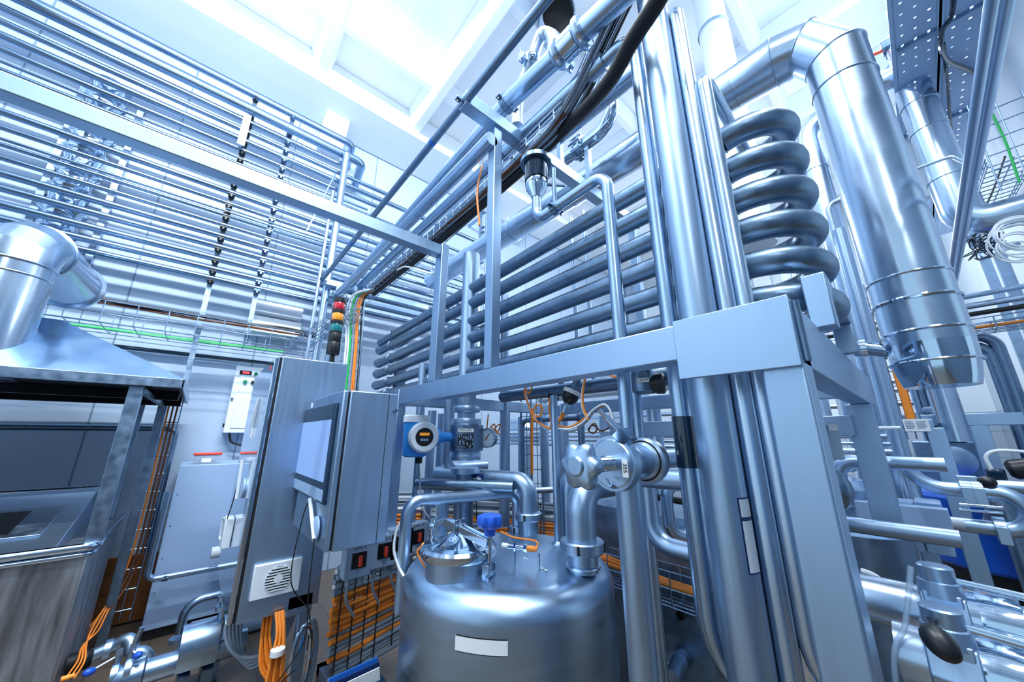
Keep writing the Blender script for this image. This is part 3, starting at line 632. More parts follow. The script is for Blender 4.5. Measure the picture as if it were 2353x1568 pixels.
for k in range(9):
    z = gcz - gr + (k + .5) * 2 * gr / 9; hw = math.sqrt(max(0, gr * gr - (z - gcz) ** 2)) + .003
    if hw > .02: mk('grille_slat', G().box((gcx - hw, CBY - .028, z - .0032), (gcx + hw, CBY - .0225, z + .0032)), 'white_enamel', vg)
mk('grille_hub', G().lathe((gcx, CBY - .0225, gcz), -Y1, [(0, .022), (.005, .022), (.006, .001)], 24), 'white_enamel', vg)
mk('latch_knob', G().cyl((.70, CBY, 1.12), (.70, CBY - .012, 1.12), .012).box((.69, CBY - .016, 1.10), (.71, CBY - .01, 1.14)), 'polished_steel', cb)
# data logger hanging on the cabinet door
lg = thing('data_logger', (.27, 3.3, .84), 'white plastic box with aerial handle hanging on the cabinet door on a black cord', 'logger')
lz = at(530, 1200, X=.27)
mk('case', G().box((.235, 3.10, .90), (.283, 3.22, 1.08)), 'white_enamel', lg, .006)
mk('handle', G().tube(bend([(.24, 3.23, .93), (.235, 3.29, .93), (.235, 3.29, 1.06), (.24, 3.23, 1.06)], .02), .007, 10), 'white_enamel', lg)
mk('cord', G().tube(spline([(.24, 3.2, .92), (.24, 3.12, 1.05), (.25, 3.05, 1.2), (.26, 3.08, 1.4), (.262, 3.02, 1.44)]), .003, 6), 'black_cable', lg)
aw = thing('wall_telephone_holder', (.27, 3.0, 1.2), 'white stick with round grey disc clipped on the cabinet door', 'holder')
mk('stick', G().cyl((.262, 3.0, 1.21), (.255, 3.02, 1.45), .011, seg=12), 'white_enamel', aw); mk('disc', G().cyl((.272, 2.93, 1.28), (.284, 2.93, 1.28), .06), 'grey_enamel', aw)
# operator panel
s_ = .82
HX0, HX1, HY0, HY1, HZ0, HZ1 = .51, .787, 1.845, 2.53, 1.098, 1.822
op = thing('operator_panel', (.65, 2.2, HZ0), 'brushed steel operator panel box with blue-white touch screen', 'control panel')
mk('body', G().box((HX0 + .032, HY0, HZ0), (HX1, HY1, HZ1)), 'frame_steel', op, .006)
mk('door', G().box((HX0, HY0 + .004, HZ0 + .004), (HX0 + .024, HY1, HZ1 - .002)), 'frame_steel', op, .006)
mk('door_gasket', G().box((HX0 + .024, HY0 + .008, HZ0 + .008), (HX0 + .032, HY1 - .008, HZ1 - .008)), 'black_rubber', op)
mk('rear_cover_seam', G().box((HX1 - .05, HY0 - .0008, HZ0 + .005), (HX1 - .047, HY0, HZ1 - .005)), 'black_rubber', op)
mk('latch_stud', G().cyl((HX1 - .01, HY0, HZ1 - .09), (HX1 - .01, HY0 - .012, HZ1 - .09), .010), 'dull_steel', op)
sy = [at(x, y, X=HX0) for x, y in ((703, 942), (782, 910), (672, 1115), (750, 1157))]
sy0, sy1 = sy[1].y, sy[0].y + .0; sz1, sz0 = (sy[0].z + sy[1].z) / 2 - .02, (sy[2].z + sy[3].z) / 2 - .01
scn = mk('touch_screen', G().box((HX0 - .012, sy0, sz0), (HX0, sy1, sz1)), 'lcd_dark', op, .003, 'dark-framed touch screen')
dw, dz_ = sy1 - sy0, sz1 - sz0
mk('screen_picture', G().box((HX0 - .0128, sy0 + .07 * dw, sz0 + .20 * dz_), (HX0 - .012, sy1 - .06 * dw, sz1 - .17 * dz_)), 'lcd_screen', scn, label='lit pale blue picture')
mk('screen_header', G().box((HX0 - .0128, sy0 + .07 * dw, sz1 - .165 * dz_), (HX0 - .012, sy1 - .06 * dw, sz1 - .04 * dz_)), 'lcd_dark', scn)
mk('key_strip', G().box((HX0 - .0128, sy0 + .05 * dw, sz0 + .02 * dz_), (HX0 - .012, sy1 - .05 * dw, sz0 + .13 * dz_)), 'grey_enamel', scn)
mk('corner_label', G().box((HX0 - .001, HY1 - .06, HZ1 - .05), (HX0, HY1 - .01, HZ1 - .02)), 'white_label', op)
mk('bracket', G().box((HX1, 2.40, 1.50), (1.03, 2.45, 1.56)), 'frame_steel', op)
st = thing('wireless_aerial', (HX0 - .03, 2.0, 1.12), 'white stick aerial with round grey reflector on the operator panel door', 'aerial')
az = at(722, 1240, X=HX0 - .02); au = at(712, 1147, X=HX0 - .02)
mk('stick', G().cyl(az, au, .009, seg=12), 'white_enamel', st); cc = at(727, 1216, X=HX0 - .008); mk('disc', G().lathe(cc, -X1, [(0, .055), (.006, .055), (.012, .04), (.013, .001)], 32), 'grey_enamel', st)
mk('cord', G().tube(spline([az, (HX0 - .02, az.y - .02, .95), (HX0 + .02, az.y + .1, .7), (HX0 - .05, az.y + .15, .55), (HX0 + .05, az.y + .3, .5)]), .0028, 6), 'black_cable', st)
mk('cord', G().tube(spline([au, au + Vector((-.01, .05, -.1)), (HX0 - .03, au.y + .1, .9), (HX0 + .1, au.y + .2, .7), (HX0 + .1, au.y + .15, .55)]), .0028, 6), 'black_cable', st)
# signal tower
b0 = at(762, 830, Y=2.74); sx_, sy_ = b0.x, b0.y; zb0 = cz1; rr = .042
tw = thing('signal_tower', (sx_, sy_, zb0), 'stack light with red, amber and green lenses on the control cabinet', 'signal light')
tp = at(779, 686, Y=sy_).z; H0 = tp - zb0
mk('foot', G().lathe((sx_, sy_, zb0), Z1, [(0, .04), (.012, .038), (.03, .018), (.16 * H0, .016)], 28), 'black_plastic', tw)
segs = [('base_module', .16, .33, 'black_plastic', 1.06), ('base_module', .33, .47, 'black_plastic', 1.0), ('lens', .49, .60, 'green_lens', .98), ('lens', .655, .765, 'amber_lens', .98), ('lens', .82, .93, 'red_lens', .98)]
for n_, a_, b_, m_, k_ in segs: mk(n_, G().lathe((sx_, sy_, zb0 + a_ * H0), Z1, [(0, rr * k_ * .95), (.004, rr * k_), ((b_ - a_) * H0 - .004, rr * k_), ((b_ - a_) * H0, rr * k_ * .95)], 36), m_, tw, label={'green_lens': 'green lens', 'amber_lens': 'amber lens', 'red_lens': 'red lens'}.get(m_))
for a_, b_ in ((.47, .49), (.60, .655), (.765, .82), (.93, 1.0)): mk('collar', G().lathe((sx_, sy_, zb0 + a_ * H0), Z1, [(0, rr * .95), (.003, rr * 1.06), ((b_ - a_) * H0 - .003, rr * 1.06), ((b_ - a_) * H0, rr * .95)], 36), 'black_plastic', tw)

# ------------------------------------------------------------------ wall boxes and floor cabinet on the left
wb = [at(543, 842, Y=5.08), at(600, 850, Y=5.08), at(497, 995, Y=5.08), at(570, 1000, Y=5.08)]
wx0, wx1, wz0, wz1 = at(522, 920, Y=5.08).x + .02, .62, wb[2].z, wb[0].z
cbx = thing('wall_control_box', ((wx0 + wx1) / 2, 5.08, wz0), 'white wall control box with red digital readout and push buttons', 'control box')
mk('case', G().box((wx0, 5.02, wz0), (wx1, YW, wz1)), 'white_enamel', cbx, .006)
mk('door_panel', G().box((wx0 + .05, 5.012, wz0 + .05), (wx1 - .02, 5.02, wz1 - .04)), 'white_enamel', cbx, .003)
q = at(566, 857, Y=5.01); dsp = mk('readout', G().box((q.x - .06, 5.004, q.z - .022), (q.x + .05, 5.012, q.z + .022)), 'dark_liner', cbx)
mk('digits', G().box((q.x - .035, 5.0032, q.z - .012), (q.x + .03, 5.004, q.z + .012)), 'red_digits', dsp)
for (px, py, m_, lab) in ((588, 860, 'green_button', 'green push button'), (563, 878, 'green_button', 'green push button'), (581, 880, 'black_plastic', 'black selector knob'), (600, 862, 'amber_button', 'amber push button')):
    q = at(px, py, Y=5.01); mk('button', G().cyl((q.x, 5.012, q.z), (q.x, 4.985, q.z), .019), m_, cbx, label=lab)
q = at(533, 917, Y=5.01); mk('lock', G().cyl((q.x, 5.012, q.z), (q.x, 5.0, q.z), .013), 'dull_steel', cbx)
mk('hinge', G().box((wx0 - .015, 5.03, wz0 + .06), (wx0, 5.07, wz0 + .1)), 'black_plastic', cbx)
mk('cable_loop', G().tube(spline([(wx0 + .06, 5.1, wz0), (wx0 + .1, 5.08, wz0 - .1), (wx0 + .25, 5.08, wz0 - .13), (wx0 + .38, 5.1, wz0 - .03)]), .012, 8), 'black_cable', cbx)
solo('wall_conduit', G().box((wx0 + .25, 5.12, 1.42), (wx0 + .42, YW, wz0 - .02)), 'white_enamel', 'white trunking on the wall below the control box', 'trunking', None, .003)
fy = 4.45; fz = at(430, 1070, Y=fy).z
fcx0, fcx1 = at(412, 1075, Y=fy).x, .62
fc = thing('floor_cabinet', (.27, fy, 0), 'plain grey floor cabinet behind the control cabinet by the wall', 'cabinet')
mk('body', G().box((fcx0, fy, .08), (fcx1, 5.1, fz)), 'grey_enamel', fc, .005); mk('plinth', G().box((fcx0 + .03, fy + .03, 0), (fcx1 - .03, 5.08, .08)), 'black_plastic', fc)
mks('rivet', [G().ball((fcx0 + .03, fy, z), .006, -Y1, .6, 8) for z in (.35, .6, .85, 1.1)], 'dull_steel', fc)
tbx = thing('food_box', (at(475, 1060, Y=4.62).x, 4.65, fz), 'clear plastic box with red lid on the grey floor cabinet', 'box')
x_ = tbx.location.x
mk('tub', G().prism([(x_ - .09, 4.58, fz + .001), (x_ + .09, 4.58, fz + .001), (x_ + .10, 4.58, fz + .08), (x_ - .10, 4.58, fz + .08)], (0, .14, 0)), 'clear_box', tbx, .004)
mk('lid', G().box((x_ - .108, 4.57, fz + .08), (x_ + .108, 4.73, fz + .10)), 'red_plastic', tbx, .006, 'red lid'); mk('contents', G().box((x_ - .07, 4.6, fz + .004), (x_ + .07, 4.7, fz + .03)), 'black_plastic', tbx); mk('paper_label', G().box((x_ - .04, 4.5788, fz + .015), (x_ + .03, 4.58, fz + .05)), 'white_label', tbx)
rl = thing('guard_rail', (.1, 4.3, .62), 'horizontal steel tube with clamp in front of the grey floor cabinet', 'pipe')
ra_, rb__ = at(335, 1335, Y=4.28), at(505, 1310, Y=4.28)
mk('tube', G().tube(bend([(ra_.x, 4.28, 1.15), (ra_.x, 4.28, ra_.z), (.75, 4.28, ra_.z)], .06), .024, 18), 'pipe_steel', rl); clampring(rl, at(380, 1325, Y=4.28).lerp(Vector((at(380, 1325, Y=4.28).x, 4.28, ra_.z)), 1), X1, .024, .04)
ia = at(485, 1275, Y=4.2); solo('insulated_stub', G().cyl((ia.x, 4.25, ia.z), (ia.x + .35, 4.25, ia.z), .045), 'white_enamel', 'short white insulated pipe sticking out left of the control cabinet', 'pipe')
# two white units and small box on the wall
q0, q1 = at(575, 692, Y=5.0), at(692, 712, Y=5.0)
solo('wall_unit', G().box((at(580, 705, Y=5.0).x, 4.98, at(585, 715, Y=5.0).z), (at(695, 725, Y=5.0).x, YW, at(600, 690, Y=5.0).z)), 'white_enamel', 'white wall unit beneath the lowest rack pipe, upper of two', 'wall unit', None, .01)
un = thing('junction_box', at(620, 745, Y=5.0), 'white wall box with cable glands, lower of two beneath the rack pipes', 'box')
bx = at(575, 750, Y=5.0); by = at(690, 765, Y=5.0)
mk('case', G().box((bx.x, 4.99, at(590, 762, Y=5.0).z), (by.x, YW, at(590, 725, Y=5.0).z)), 'white_enamel', un, .008)
mks('cable_gland', [G().cyl((by.x - .12 + .04 * k, 5.05, at(590, 762, Y=5.0).z - .05), (by.x - .12 + .04 * k, 5.05, at(590, 762, Y=5.0).z + .004), .013, seg=10) for k in range(3)], 'dull_steel', un)

# ------------------------------------------------------------------ pipe rack on the left wall
RY = 4.7
rows = [(15, 0.034, 'p', 0.95), (48, 0.03, 'p', 1.6), (80, 0.036, 'p', 3.4), (112, 0.03, 'p', 1.5), (140, 0.016, 'p', 1.3), (160, 0.024, 'p', 3.3), (222, 0.031, 'p', 1.2), (256, 0.033, 'p', 3.4), (292, 0.024, 'p', 3.2), (318, 0.014, 'p', 3.1), (331, 0.022, 'p', 3.4), (362, 0.024, 'p', 3.1), (398, 0.034, 'p', 3.3), (432, 0.033, 'p', 3.4), (470, 0.036, 'p', 3.2), (503, 0.033, 'p', 3.4)]
rp = 0; rackz = []
big = [(-.62, .046, 'p', .93), (-.30, .058, 'p', 1.02)]
q1 = at(480, 165, Y=RY); q2 = at(480, 205, Y=RY - .1)
rackz.append(q1.z); rackz.append(q2.z)
solo('rack_pipe', G().tube(bend([(-3.6, RY, q1.z), (.98, RY, q1.z), (1.06, YW + .05, q1.z - .02)], .10), .048, 20), 'rack_steel', 'topmost fat pipe of the wall rack, its end bent into the wall', 'pipe', 'pipes of the wall rack')
solo('rack_pipe', G().tube(bend([(-3.6, RY - .1, q2.z), (1.12, RY - .1, q2.z), (1.2, YW + .05, q2.z - .02)], .10), .060, 20), 'rack_steel', 'fattest pipe of the wall rack, just below the topmost one', 'pipe', 'pipes of the wall rack')
names = ['third', 'fourth', 'fifth', 'sixth', 'seventh', 'eighth', 'ninth', 'tenth', 'eleventh', 'twelfth', 'thirteenth', 'fourteenth', 'fifteenth', 'sixteenth', 'seventeenth', 'eighteenth']
V1 = at(775, 500, Y=4.5)
for i, (y, r, m_, xe) in enumerate(rows):
    z = at(0, y, Y=RY).z; rackz.append(z)
    if i == 0: pts = bend([(-3.6, RY, z), (V1.x, RY, z), (V1.x, 4.5, z)], .09)
    else: pts = [(-3.6, RY, z), (xe, RY, z)]
    solo('rack_pipe', G().tube(pts, r, 14), 'rack_steel', '%s steel pipe from the top of the wall rack' % names[i] if i else 'third pipe from the top of the wall rack, joining the upright riser', 'pipe', 'pipes of the wall rack')
z = at(105, 555, Y=RY).z
solo('rack_pipe', G().tube([(at(105, 555, Y=RY).x, RY, z), (3.3, RY, z)], .030, 14), 'rack_steel', 'lowest pipe of the wall rack, starting behind the clad elbow', 'pipe', 'pipes of the wall rack'); rackz.append(z)
solo('thin_tube', G().tube([(-.2, 4.62, at(600, 505, Y=4.62).z), (.9, 4.62, at(600, 505, Y=4.62).z)], .010, 10), 'pipe_steel', 'very thin tube with blue band crossing before the wall rack', 'tube')
for k, (px, py, lab) in enumerate(((535, 440, 'left upright strut clamping the pipes of the wall rack'), (625, 500, 'middle upright strut behind the wall rack pipes'), (1105, 560, 'right upright strut of the wall rack seen past the frame post'))):
    q = at(px, py, Y=RY + .06); ru = thing('rack_strut', (q.x, RY + .08, 1.9), lab, 'strut')
    mk('rail', G().box((q.x - .022, RY + .065, 1.95 if k == 0 else 2.6), (q.x + .022, RY + .105, max(rackz) + .1)), 'galvanised', ru)
    mk('wall_foot', G().box((q.x - .02, RY + .09, max(rackz) - .1), (q.x + .02, YW, max(rackz) - .05)), 'galvanised', ru)
    for z in rackz:
        mk('pipe_clip', G().box((q.x - .03, RY - .035, z - .036), (q.x + .03, RY + .066, z - .026)).box((q.x - .008, RY - .03, z - .06), (q.x + .008, RY + .02, z - .03)), 'black_plastic' if k == 0 else 'dull_steel', ru)
q = at(560, 300, Y=RY - .09); solo('rack_hanger_plate', G().box((q.x - .03, RY - .12, q.z - .22), (q.x + .04, RY - .10, q.z + .22)), 'white_enamel', 'pale hanger plate in front of the upper wall rack pipes', 'bracket')
solo('riser_pipe', G().cyl((V1.x, 4.5, .0), (V1.x, 4.5, at(0, 15, Y=RY).z + .05), .042), 'bright_pipe', 'upright riser pipe in front of the wall rack', 'pipe')
V2 = at(756, 500, Y=4.3); solo('thin_riser', G().cyl((V2.x, 4.3, .0), (V2.x, 4.3, at(768, 440, Y=4.3).z), .018), 'bright_pipe', 'thin upright tube left of the riser pipe', 'pipe')
a = at(705, 530, Y=4.4); b = at(770, 400, Y=4.4); solo('thin_tube', G().tube(bend([a, (b.x, 4.4, b.z), (b.x + .05, 4.7, b.z + .1)], .05), .010, 10), 'pipe_steel', 'slim slanting tube beside the riser, before the wall rack', 'tube')

# ------------------------------------------------------------------ hood, vat and the clad duct at the left edge
HYF = 3.29; hz0 = at(425, 893, Y=HYF).z; hz1_ = at(425, 872, Y=HYF).z; hxr = -.13; hyb = 4.98
hd_ = thing('extraction_hood', (-1.1, 3.9, 1.0), 'sheet metal extraction hood with crumpled reflections over the vat', 'hood')
mk('fascia', G().box((-2.4, HYF, hz0), (hxr, HYF + .012, hz1_)).box((hxr - .012, HYF, hz0), (hxr, hyb, hz1_)), 'galvanised', hd_, .003, 'bright folded front edge')
tx, ty0, ty1 = -.84, 3.75, 4.3; tz = at(60, 735, Y=3.9).z
B = [Vector((-2.4, HYF + .01, hz1_)), Vector((hxr, HYF + .01, hz1_)), Vector((hxr, hyb, hz1_)), Vector((-2.4, hyb, hz1_))]
T = [Vector((-1.9, ty0, tz)), Vector((tx, ty0, tz)), Vector((tx, ty1, tz)), Vector((-1.9, ty1, tz))]
g = G().add(B + T, [(4, 5, 6, 7)] + [(i, (i + 1) % 4, 4 + (i + 1) % 4, 4 + i) for i in range(4)]); mk('canopy', g, 'crumpled_sheet', hd_, 0, None, 10)
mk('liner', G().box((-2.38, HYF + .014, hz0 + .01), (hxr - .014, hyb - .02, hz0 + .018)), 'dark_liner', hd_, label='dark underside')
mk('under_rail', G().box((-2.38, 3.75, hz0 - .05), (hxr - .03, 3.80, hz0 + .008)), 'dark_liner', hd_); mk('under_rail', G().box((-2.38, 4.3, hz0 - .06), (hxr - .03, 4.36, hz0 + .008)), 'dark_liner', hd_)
f0 = at(212, 1248, Z=1.0)
mk('leg', G().box((f0.x - .035, f0.y + .01, 1.0), (f0.x + .035, f0.y + .05, hz0)), 'galvanised', hd_, .003)
f1 = at(385, 935, Y=4.45); mk('leg', G().box((f1.x - .06, 4.42, .0), (f1.x - .0, 4.47, hz0)), 'galvanised', hd_, .003)
f2 = at(350, 940, Y=4.40); mk('leg', G().box((f2.x - .10, 4.40, .95), (f2.x - .05, 4.44, hz0)), 'galvanised', hd_, .003)
mk('brace', G().bar((f0.x + .03, f0.y + .03, hz0 - .03), (f1.x - .03, 4.42, hz0 - .05), .03, .03), 'galvanised', hd_)
vt = thing('vat', (-1.3, 3.9, 0), 'large worn steel vat with a bright rolled rim at the left edge', 'vat')
vx = f0.x + .02; vyb = 4.35
mk('body', G().box((-2.6, HYF + .03, 0), (vx - .02, vyb, .965)), 'aged_sheet', vt, .01, 'worn brownish vat wall')
mk('rim', G().tube(bend([(-2.6, HYF + .015, .985), (vx, HYF + .015, .985), (vx, vyb, .985)], .05), .022, 16), 'polished_steel', vt)
mk('rim', G().tube(bend([(-2.6, HYF + .02, .945), (vx - .01, HYF + .02, .945), (vx - .01, vyb, .945)], .05), .014, 12), 'polished_steel', vt)
czb = at(0, 1140, Y=4.2).z
mk('cover', G().prism([(-2.6, HYF + .03, .985), (-2.6, HYF + .03, .965), (-2.6, 4.22, .965), (-2.6, 4.22, czb)], (2.6 + vx - .16, 0, 0)), 'satin_steel', vt, .004)
mk('cover_ledge', G().box((-2.6, 4.18, czb - .03), (vx - .12, 4.28, czb + .03)), 'bright_pipe', vt, .015)
n_ = Vector((0, -(czb - .985), 4.22 - HYF - .03)).normalized(); dirv = Vector((0, 4.22 - HYF - .03, czb - .985)).normalized()
w0 = at(60, 1205, Y=3.72); bs = Vector((0, HYF + .03, .985)) + dirv * .42
mk('window_frame', G().obox(Vector((-1.05, bs.y, bs.z)) + n_ * .004, X1 * .46, dirv * .21, n_ * .006), 'galvanised', vt, .003); mk('window', G().obox(Vector((-1.08, bs.y, bs.z)) + n_ * .010, X1 * .36, dirv * .16, n_ * .003), 'dark_liner', vt, label='black inspection window')
# clad duct with elbow
cX, cY = at(18, 640, Y=3.55).x, 3.55; cr_ = .175; ez = at(60, 575, Y=3.75).z
cdk = thing('clad_elbow_duct', (cX, cY, tz), 'shiny metal-clad elbow duct rising from the hood at the left edge', 'duct')
mk('riser', G().cyl((cX, cY, tz - .45), (cX, cY, ez - .18), cr_, seg=48), 'lagging_metal', cdk)
pth = bend([(cX, cY, ez - .18), (cX, cY, ez), (cX + .04, cY + .45, ez), (cX + .06, 4.95, ez - .02)], .2, 4)
mk('elbow', G().tube(pth[:6] + [pth[-1].lerp(pth[-2], .6)], cr_, 48), 'lagging_metal', cdk, ang=12)
mks('seam_bead', [G().torus((cX, cY, ez - .18), Z1, cr_ + .002, .008, 48, 6), G().torus((cX, cY, ez - .26), Z1, cr_ + .002, .006, 48, 6), G().torus(pth[5], (pth[5] - pth[4]), cr_ + .004, .008, 48, 6)], 'lagging_metal', cdk)
mk('end_collar', G().lathe(pth[-1].lerp(pth[-2], .6), (.04, 1, 0), [(0, cr_), (.02, cr_ + .02), (.05, cr_ + .02), (.06, cr_ - .02)], 48), 'lagging_metal', cdk)
# mirror-bright stack against the wall
q = at(200, 340, Y=5.0); sX = q.x
stk = thing('wall_stack', (sX, 5.02, 2.3), 'mirror-bright upright stack of flared duct sections behind the rack pipes', 'duct')
zt0 = at(262, 200, Y=5.0).z; zb0_ = at(128, 590, Y=5.0).z
nseg = 9
for k in range(nseg):
    z = zb0_ + (zt0 - zb0_) * k / nseg; h_ = (zt0 - zb0_) / nseg
    mk('section', G().lathe((sX, 5.02, z), Z1, [(0, .15), (.02, .16), (.05, .13), (h_ * .55, .115), (h_ * .9, .13), (h_, .15)], 36), 'polished_steel', stk)
mk('side_channel', G().box((sX - .22, 5.12, zb0_), (sX - .17, YW, zt0)), 'galvanised', stk); mk('side_channel', G().box((sX + .2, 5.12, zb0_), (sX + .25, YW, zt0)), 'galvanised', stk)
# pipe on the wall under the hood and a cable ladder
a = at(0, 981, Y=5.05); b = at(405, 986, Y=5.05)
solo('wall_pipe', G().tube(bend([(-3, 5.08, a.z), (b.x, 5.08, a.z), (b.x, 5.08, .1)], .07), .028, 16), 'dull_steel', 'steel pipe along the wall under the hood, turning down at its end', 'pipe')
def basket(name, path, wdt, hgt, side, up, step, label, cat='cable tray', mt='galvanised', rw=.0028, group=None, nl=4):
    path = [Vector(p) for p in path]; g = G(); side = Vector(side).normalized(); up = Vector(up).normalized()
    offs = [(-wdt / 2 + wdt * i / (nl - 1), 0) for i in range(nl)] + [(-wdt / 2, hgt), (wdt / 2, hgt), (-wdt / 2, hgt * .5), (wdt / 2, hgt * .5)]
    for o_, h_ in offs: g.tube([p + side * o_ + up * h_ for p in path], rw, 5)
    for a, b in zip(path, path[1:]):
        n_ = max(1, int((b - a).length / step))
        for k in range(n_): p = a.lerp(b, (k + .5) / n_); g.tube([p - side * wdt / 2 + up * hgt, p - side * wdt / 2, p + side * wdt / 2, p + side * wdt / 2 + up * hgt], rw, 5)
    return solo(name, g, mt, label, cat, group)
wtz = 2.57
basket('wire_tray', [(-2.6, 4.82, wtz), (.95, 4.82, wtz)], .5, .2, Y1, Z1, .2, 'wide wire cable tray along the left wall under the rack', rw=.004)
def cable(name, pts, r, mt, label, group=None, n=8, seg=8): return solo(name, G().tube(spline(pts, n), r, seg), mt, label, 'cable', group)
def wavy(x0, x1, y, z, k, amp, n=9): return [(x0 + (x1 - x0) * i / n, y + random.uniform(-amp, amp), z + random.uniform(-amp, amp)) for i in range(n + 1)]
for k in range(3): cable('green_cable', wavy(-2.6, .62, 4.98 + .018 * k, wtz + .02 + .008 * k, 0, .006), .010, 'green_cable', 'green cable lying in the wide wire tray along the left wall', 'green cables in the wall tray')
for k in range(3): cable('black_cable', wavy(-2.6, .95, 4.60 + .02 * k, wtz + .21 + .01 * k, 0, .012), .013, 'black_cable', 'black cable on the upper edge of the wide wall tray', 'black cables on the wall tray')
for k in range(2): cable('orange_cable', wavy(-2.6, .95, 4.61 + .02 * k, wtz + .175 + .012 * k, 0, .012), .010, 'brown_cable', 'brown-orange cable under the black ones on the wide wall tray', 'brown-orange cables on the wall tray')
for k in range(4): cable('grey_cable', wavy(-2.6, .95, 4.62 + .05 * k, wtz + .10 + .01 * k, 0, .014), .007, 'grey_cable', 'grey cable loose in the wide wall tray', 'grey cables in the wall tray')
q = at(420, 812, Y=5.08); solo('black_conduit', G().cyl((-2.2, 5.12, q.z), (1.2, 5.12, q.z), .022, seg=12), 'dark_glass', 'dark conduit running along the wall below the wide tray', 'conduit')
lx = at(392, 960, Y=4.6).x
basket('cable_ladder', [(lx, 4.6, .15), (lx, 4.6, 1.95)], .12, .03, X1, -Y1, .14, 'narrow upright cable ladder behind the vat', rw=.005, nl=3)
for k in range(3): cable('brown_cable', [(lx - .03 + .03 * k, 4.585, 1.9), (lx - .02 + .025 * k, 4.585, 1.2), (lx - .03 + .03 * k, 4.585, .6), (lx - .1 + .02 * k, 4.4, .3), (lx - .25 + .02 * k, 4.2, .12)], .007, 'brown_cable' if k else 'orange_cable', 'brown cable running down the narrow upright ladder' if k else 'orange cable running down the narrow upright ladder', 'cables on the upright ladder' if k else None)
solo('wood_panel', G().box((-.45, 4.95, .02), (-.05, 5.0, .55)), 'wood_board', 'brown wooden board low by the wall behind the vat', 'board')
# ------------------------------------------------------------------ overhead cable basket and its cables
BX, BZ = 1.25, 3.20
basket('cable_basket', [(BX, .95, BZ + .10), (BX, 1.4, BZ + .06), (BX, 2.4, BZ), (BX, 4.15, BZ - .01)], .13, .07, X1, Z1, .10, 'long wire cable basket packed with black cables running along the frame', rw=.0035)
basket('cable_basket', [at(1330, 235, X=1.26), at(1352, 190, X=1.27), at(1378, 130, X=1.28), at(1400, 85, X=1.29)], .12, .07, X1, Z1, .12, 'short broken-off wire basket piece holding cables at the very top', rw=.004)
def along(dx, dz, jit, r=None, top=True):
    pts = []
    if top: pts += [(BX + dx - .10 + random.uniform(-jit, jit), .15, 3.95 + dz + random.uniform(-jit, jit)), (BX + dx - .05 + random.uniform(-jit, jit), .55, 3.60 + dz + random.uniform(-jit, jit))]
    for y in (.95, 1.3, 1.8, 2.4, 3.1, 3.8): pts.append((BX + dx + random.uniform(-jit, jit), y, BZ + .02 + dz + max(0, (1.4 - y)) * .2 + random.uniform(-jit, jit) * .6))
    return pts
cable('black_hose', [at(1540, -50, X=1.0), at(1503, 15, X=1.02), at(1452, 95, X=1.08), at(1405, 180, X=1.15), at(1350, 245, X=1.22), (1.285, 1.05, 3.30), (1.275, 1.4, 3.25), (1.27, 2.4, 3.215), (1.26, 3.9, 3.21)], .034, 'black_rubber', 'thick black hose draped over the end of the long cable basket', seg=14)
for k in range(4): cable('black_cable', along(-.01 + .018 * k, .012 + .012 * (k % 2), .006), .008, 'black_cable', 'black cable in the long overhead basket', 'black cables in the overhead basket')
for k in range(7): cable('grey_cable', along(-.062 + .012 * k, .004 + .006 * (k % 3), .010), .006, 'grey_cable', 'grey cable on top in the long overhead basket', 'grey cables in the overhead basket')
for k in range(2): cable('orange_cable', along(-.05 + .02 * k, .0, .012, top=False), .007, 'brown_cable', 'brown-orange cable in the far half of the overhead basket', 'brown cables in the overhead basket')
cable('white_cable', [(1.02, 1.93, 2.72), (1.03, 2.0, 2.68), (1.06, 2.25, 2.80), (1.14, 2.75, 3.06), (1.2, 3.1, 3.18)], .007, 'white_cable', 'white cable looping from the basket to the top of the shorter frame post')
cable('orange_cable', [(.995, 1.42, 2.75), (1.0, 1.46, 3.0), (1.06, 1.5, 3.25)], .006, 'orange_cable', 'orange cable hanging beside the tall frame post')
# cables dropping to the cabinet
vb0, vb1 = Vector((1.12, 4.05, 3.12)), Vector((1.14, 3.98, 1.9))
basket('cable_basket', [vb0, vb1], .20, .05, (.9, -.45, 0), (-.4, -.9, 0), .11, 'upright wire basket dropping behind the signal tower', rw=.004)
dr = Vector((.9, -.45, 0)).normalized()
for k, m_ in enumerate(['white_cable', 'white_cable', 'green_cable', 'grey_cable', 'orange_cable', 'orange_cable', 'black_cable']):
    o_ = dr * (-.075 + .025 * k)
    cable(m_, [Vector((1.25, 3.75, 3.22)) + o_ * .4, vb0 + o_ + Vector((0, -.03, .0)), (vb0 + vb1) / 2 + o_ + Vector((random.uniform(-.01, .01), -.03, 0)), vb1 + o_ + Vector((0, -.03, 0))], .010, m_, {'green_cable': 'green cable in the upright basket behind the signal tower', 'grey_cable': 'grey cable in the upright basket behind the signal tower', 'black_cable': 'black cable in the upright basket behind the signal tower', 'white_cable': 'white cable in the upright basket behind the signal tower', 'orange_cable': 'orange cable in the upright basket behind the signal tower'}[m_], {'white_cable': 'white cables in the upright basket', 'orange_cable': 'orange cables in the upright basket'}.get(m_))
g = G()
for k in range(34):
    c = Vector((1.02 + random.uniform(-.13, .1), 4.0 + random.uniform(-.1, .1), 2.96 + random.uniform(-.16, .14))); d = Vector((random.uniform(-1, 1), random.uniform(-1, 1), random.uniform(-1, 1))).normalized()
    g.torus(c, d, random.uniform(.03, .07), .004, 14, 5)
o = solo('cable_tangle', g, 'grey_cable', 'tangled loops of thin grey cable above the signal tower', 'cable'); o['kind'] = 'stuff'
basket('cable_basket', [(1.05, 4.02, 2.95), (.86, 4.3, 2.72), (.70, 4.62, 2.58)], .22, .06, (.8, .5, 0), Z1, .06, 'sloping wire basket joining the upright basket to the wall tray', rw=.004, nl=6)

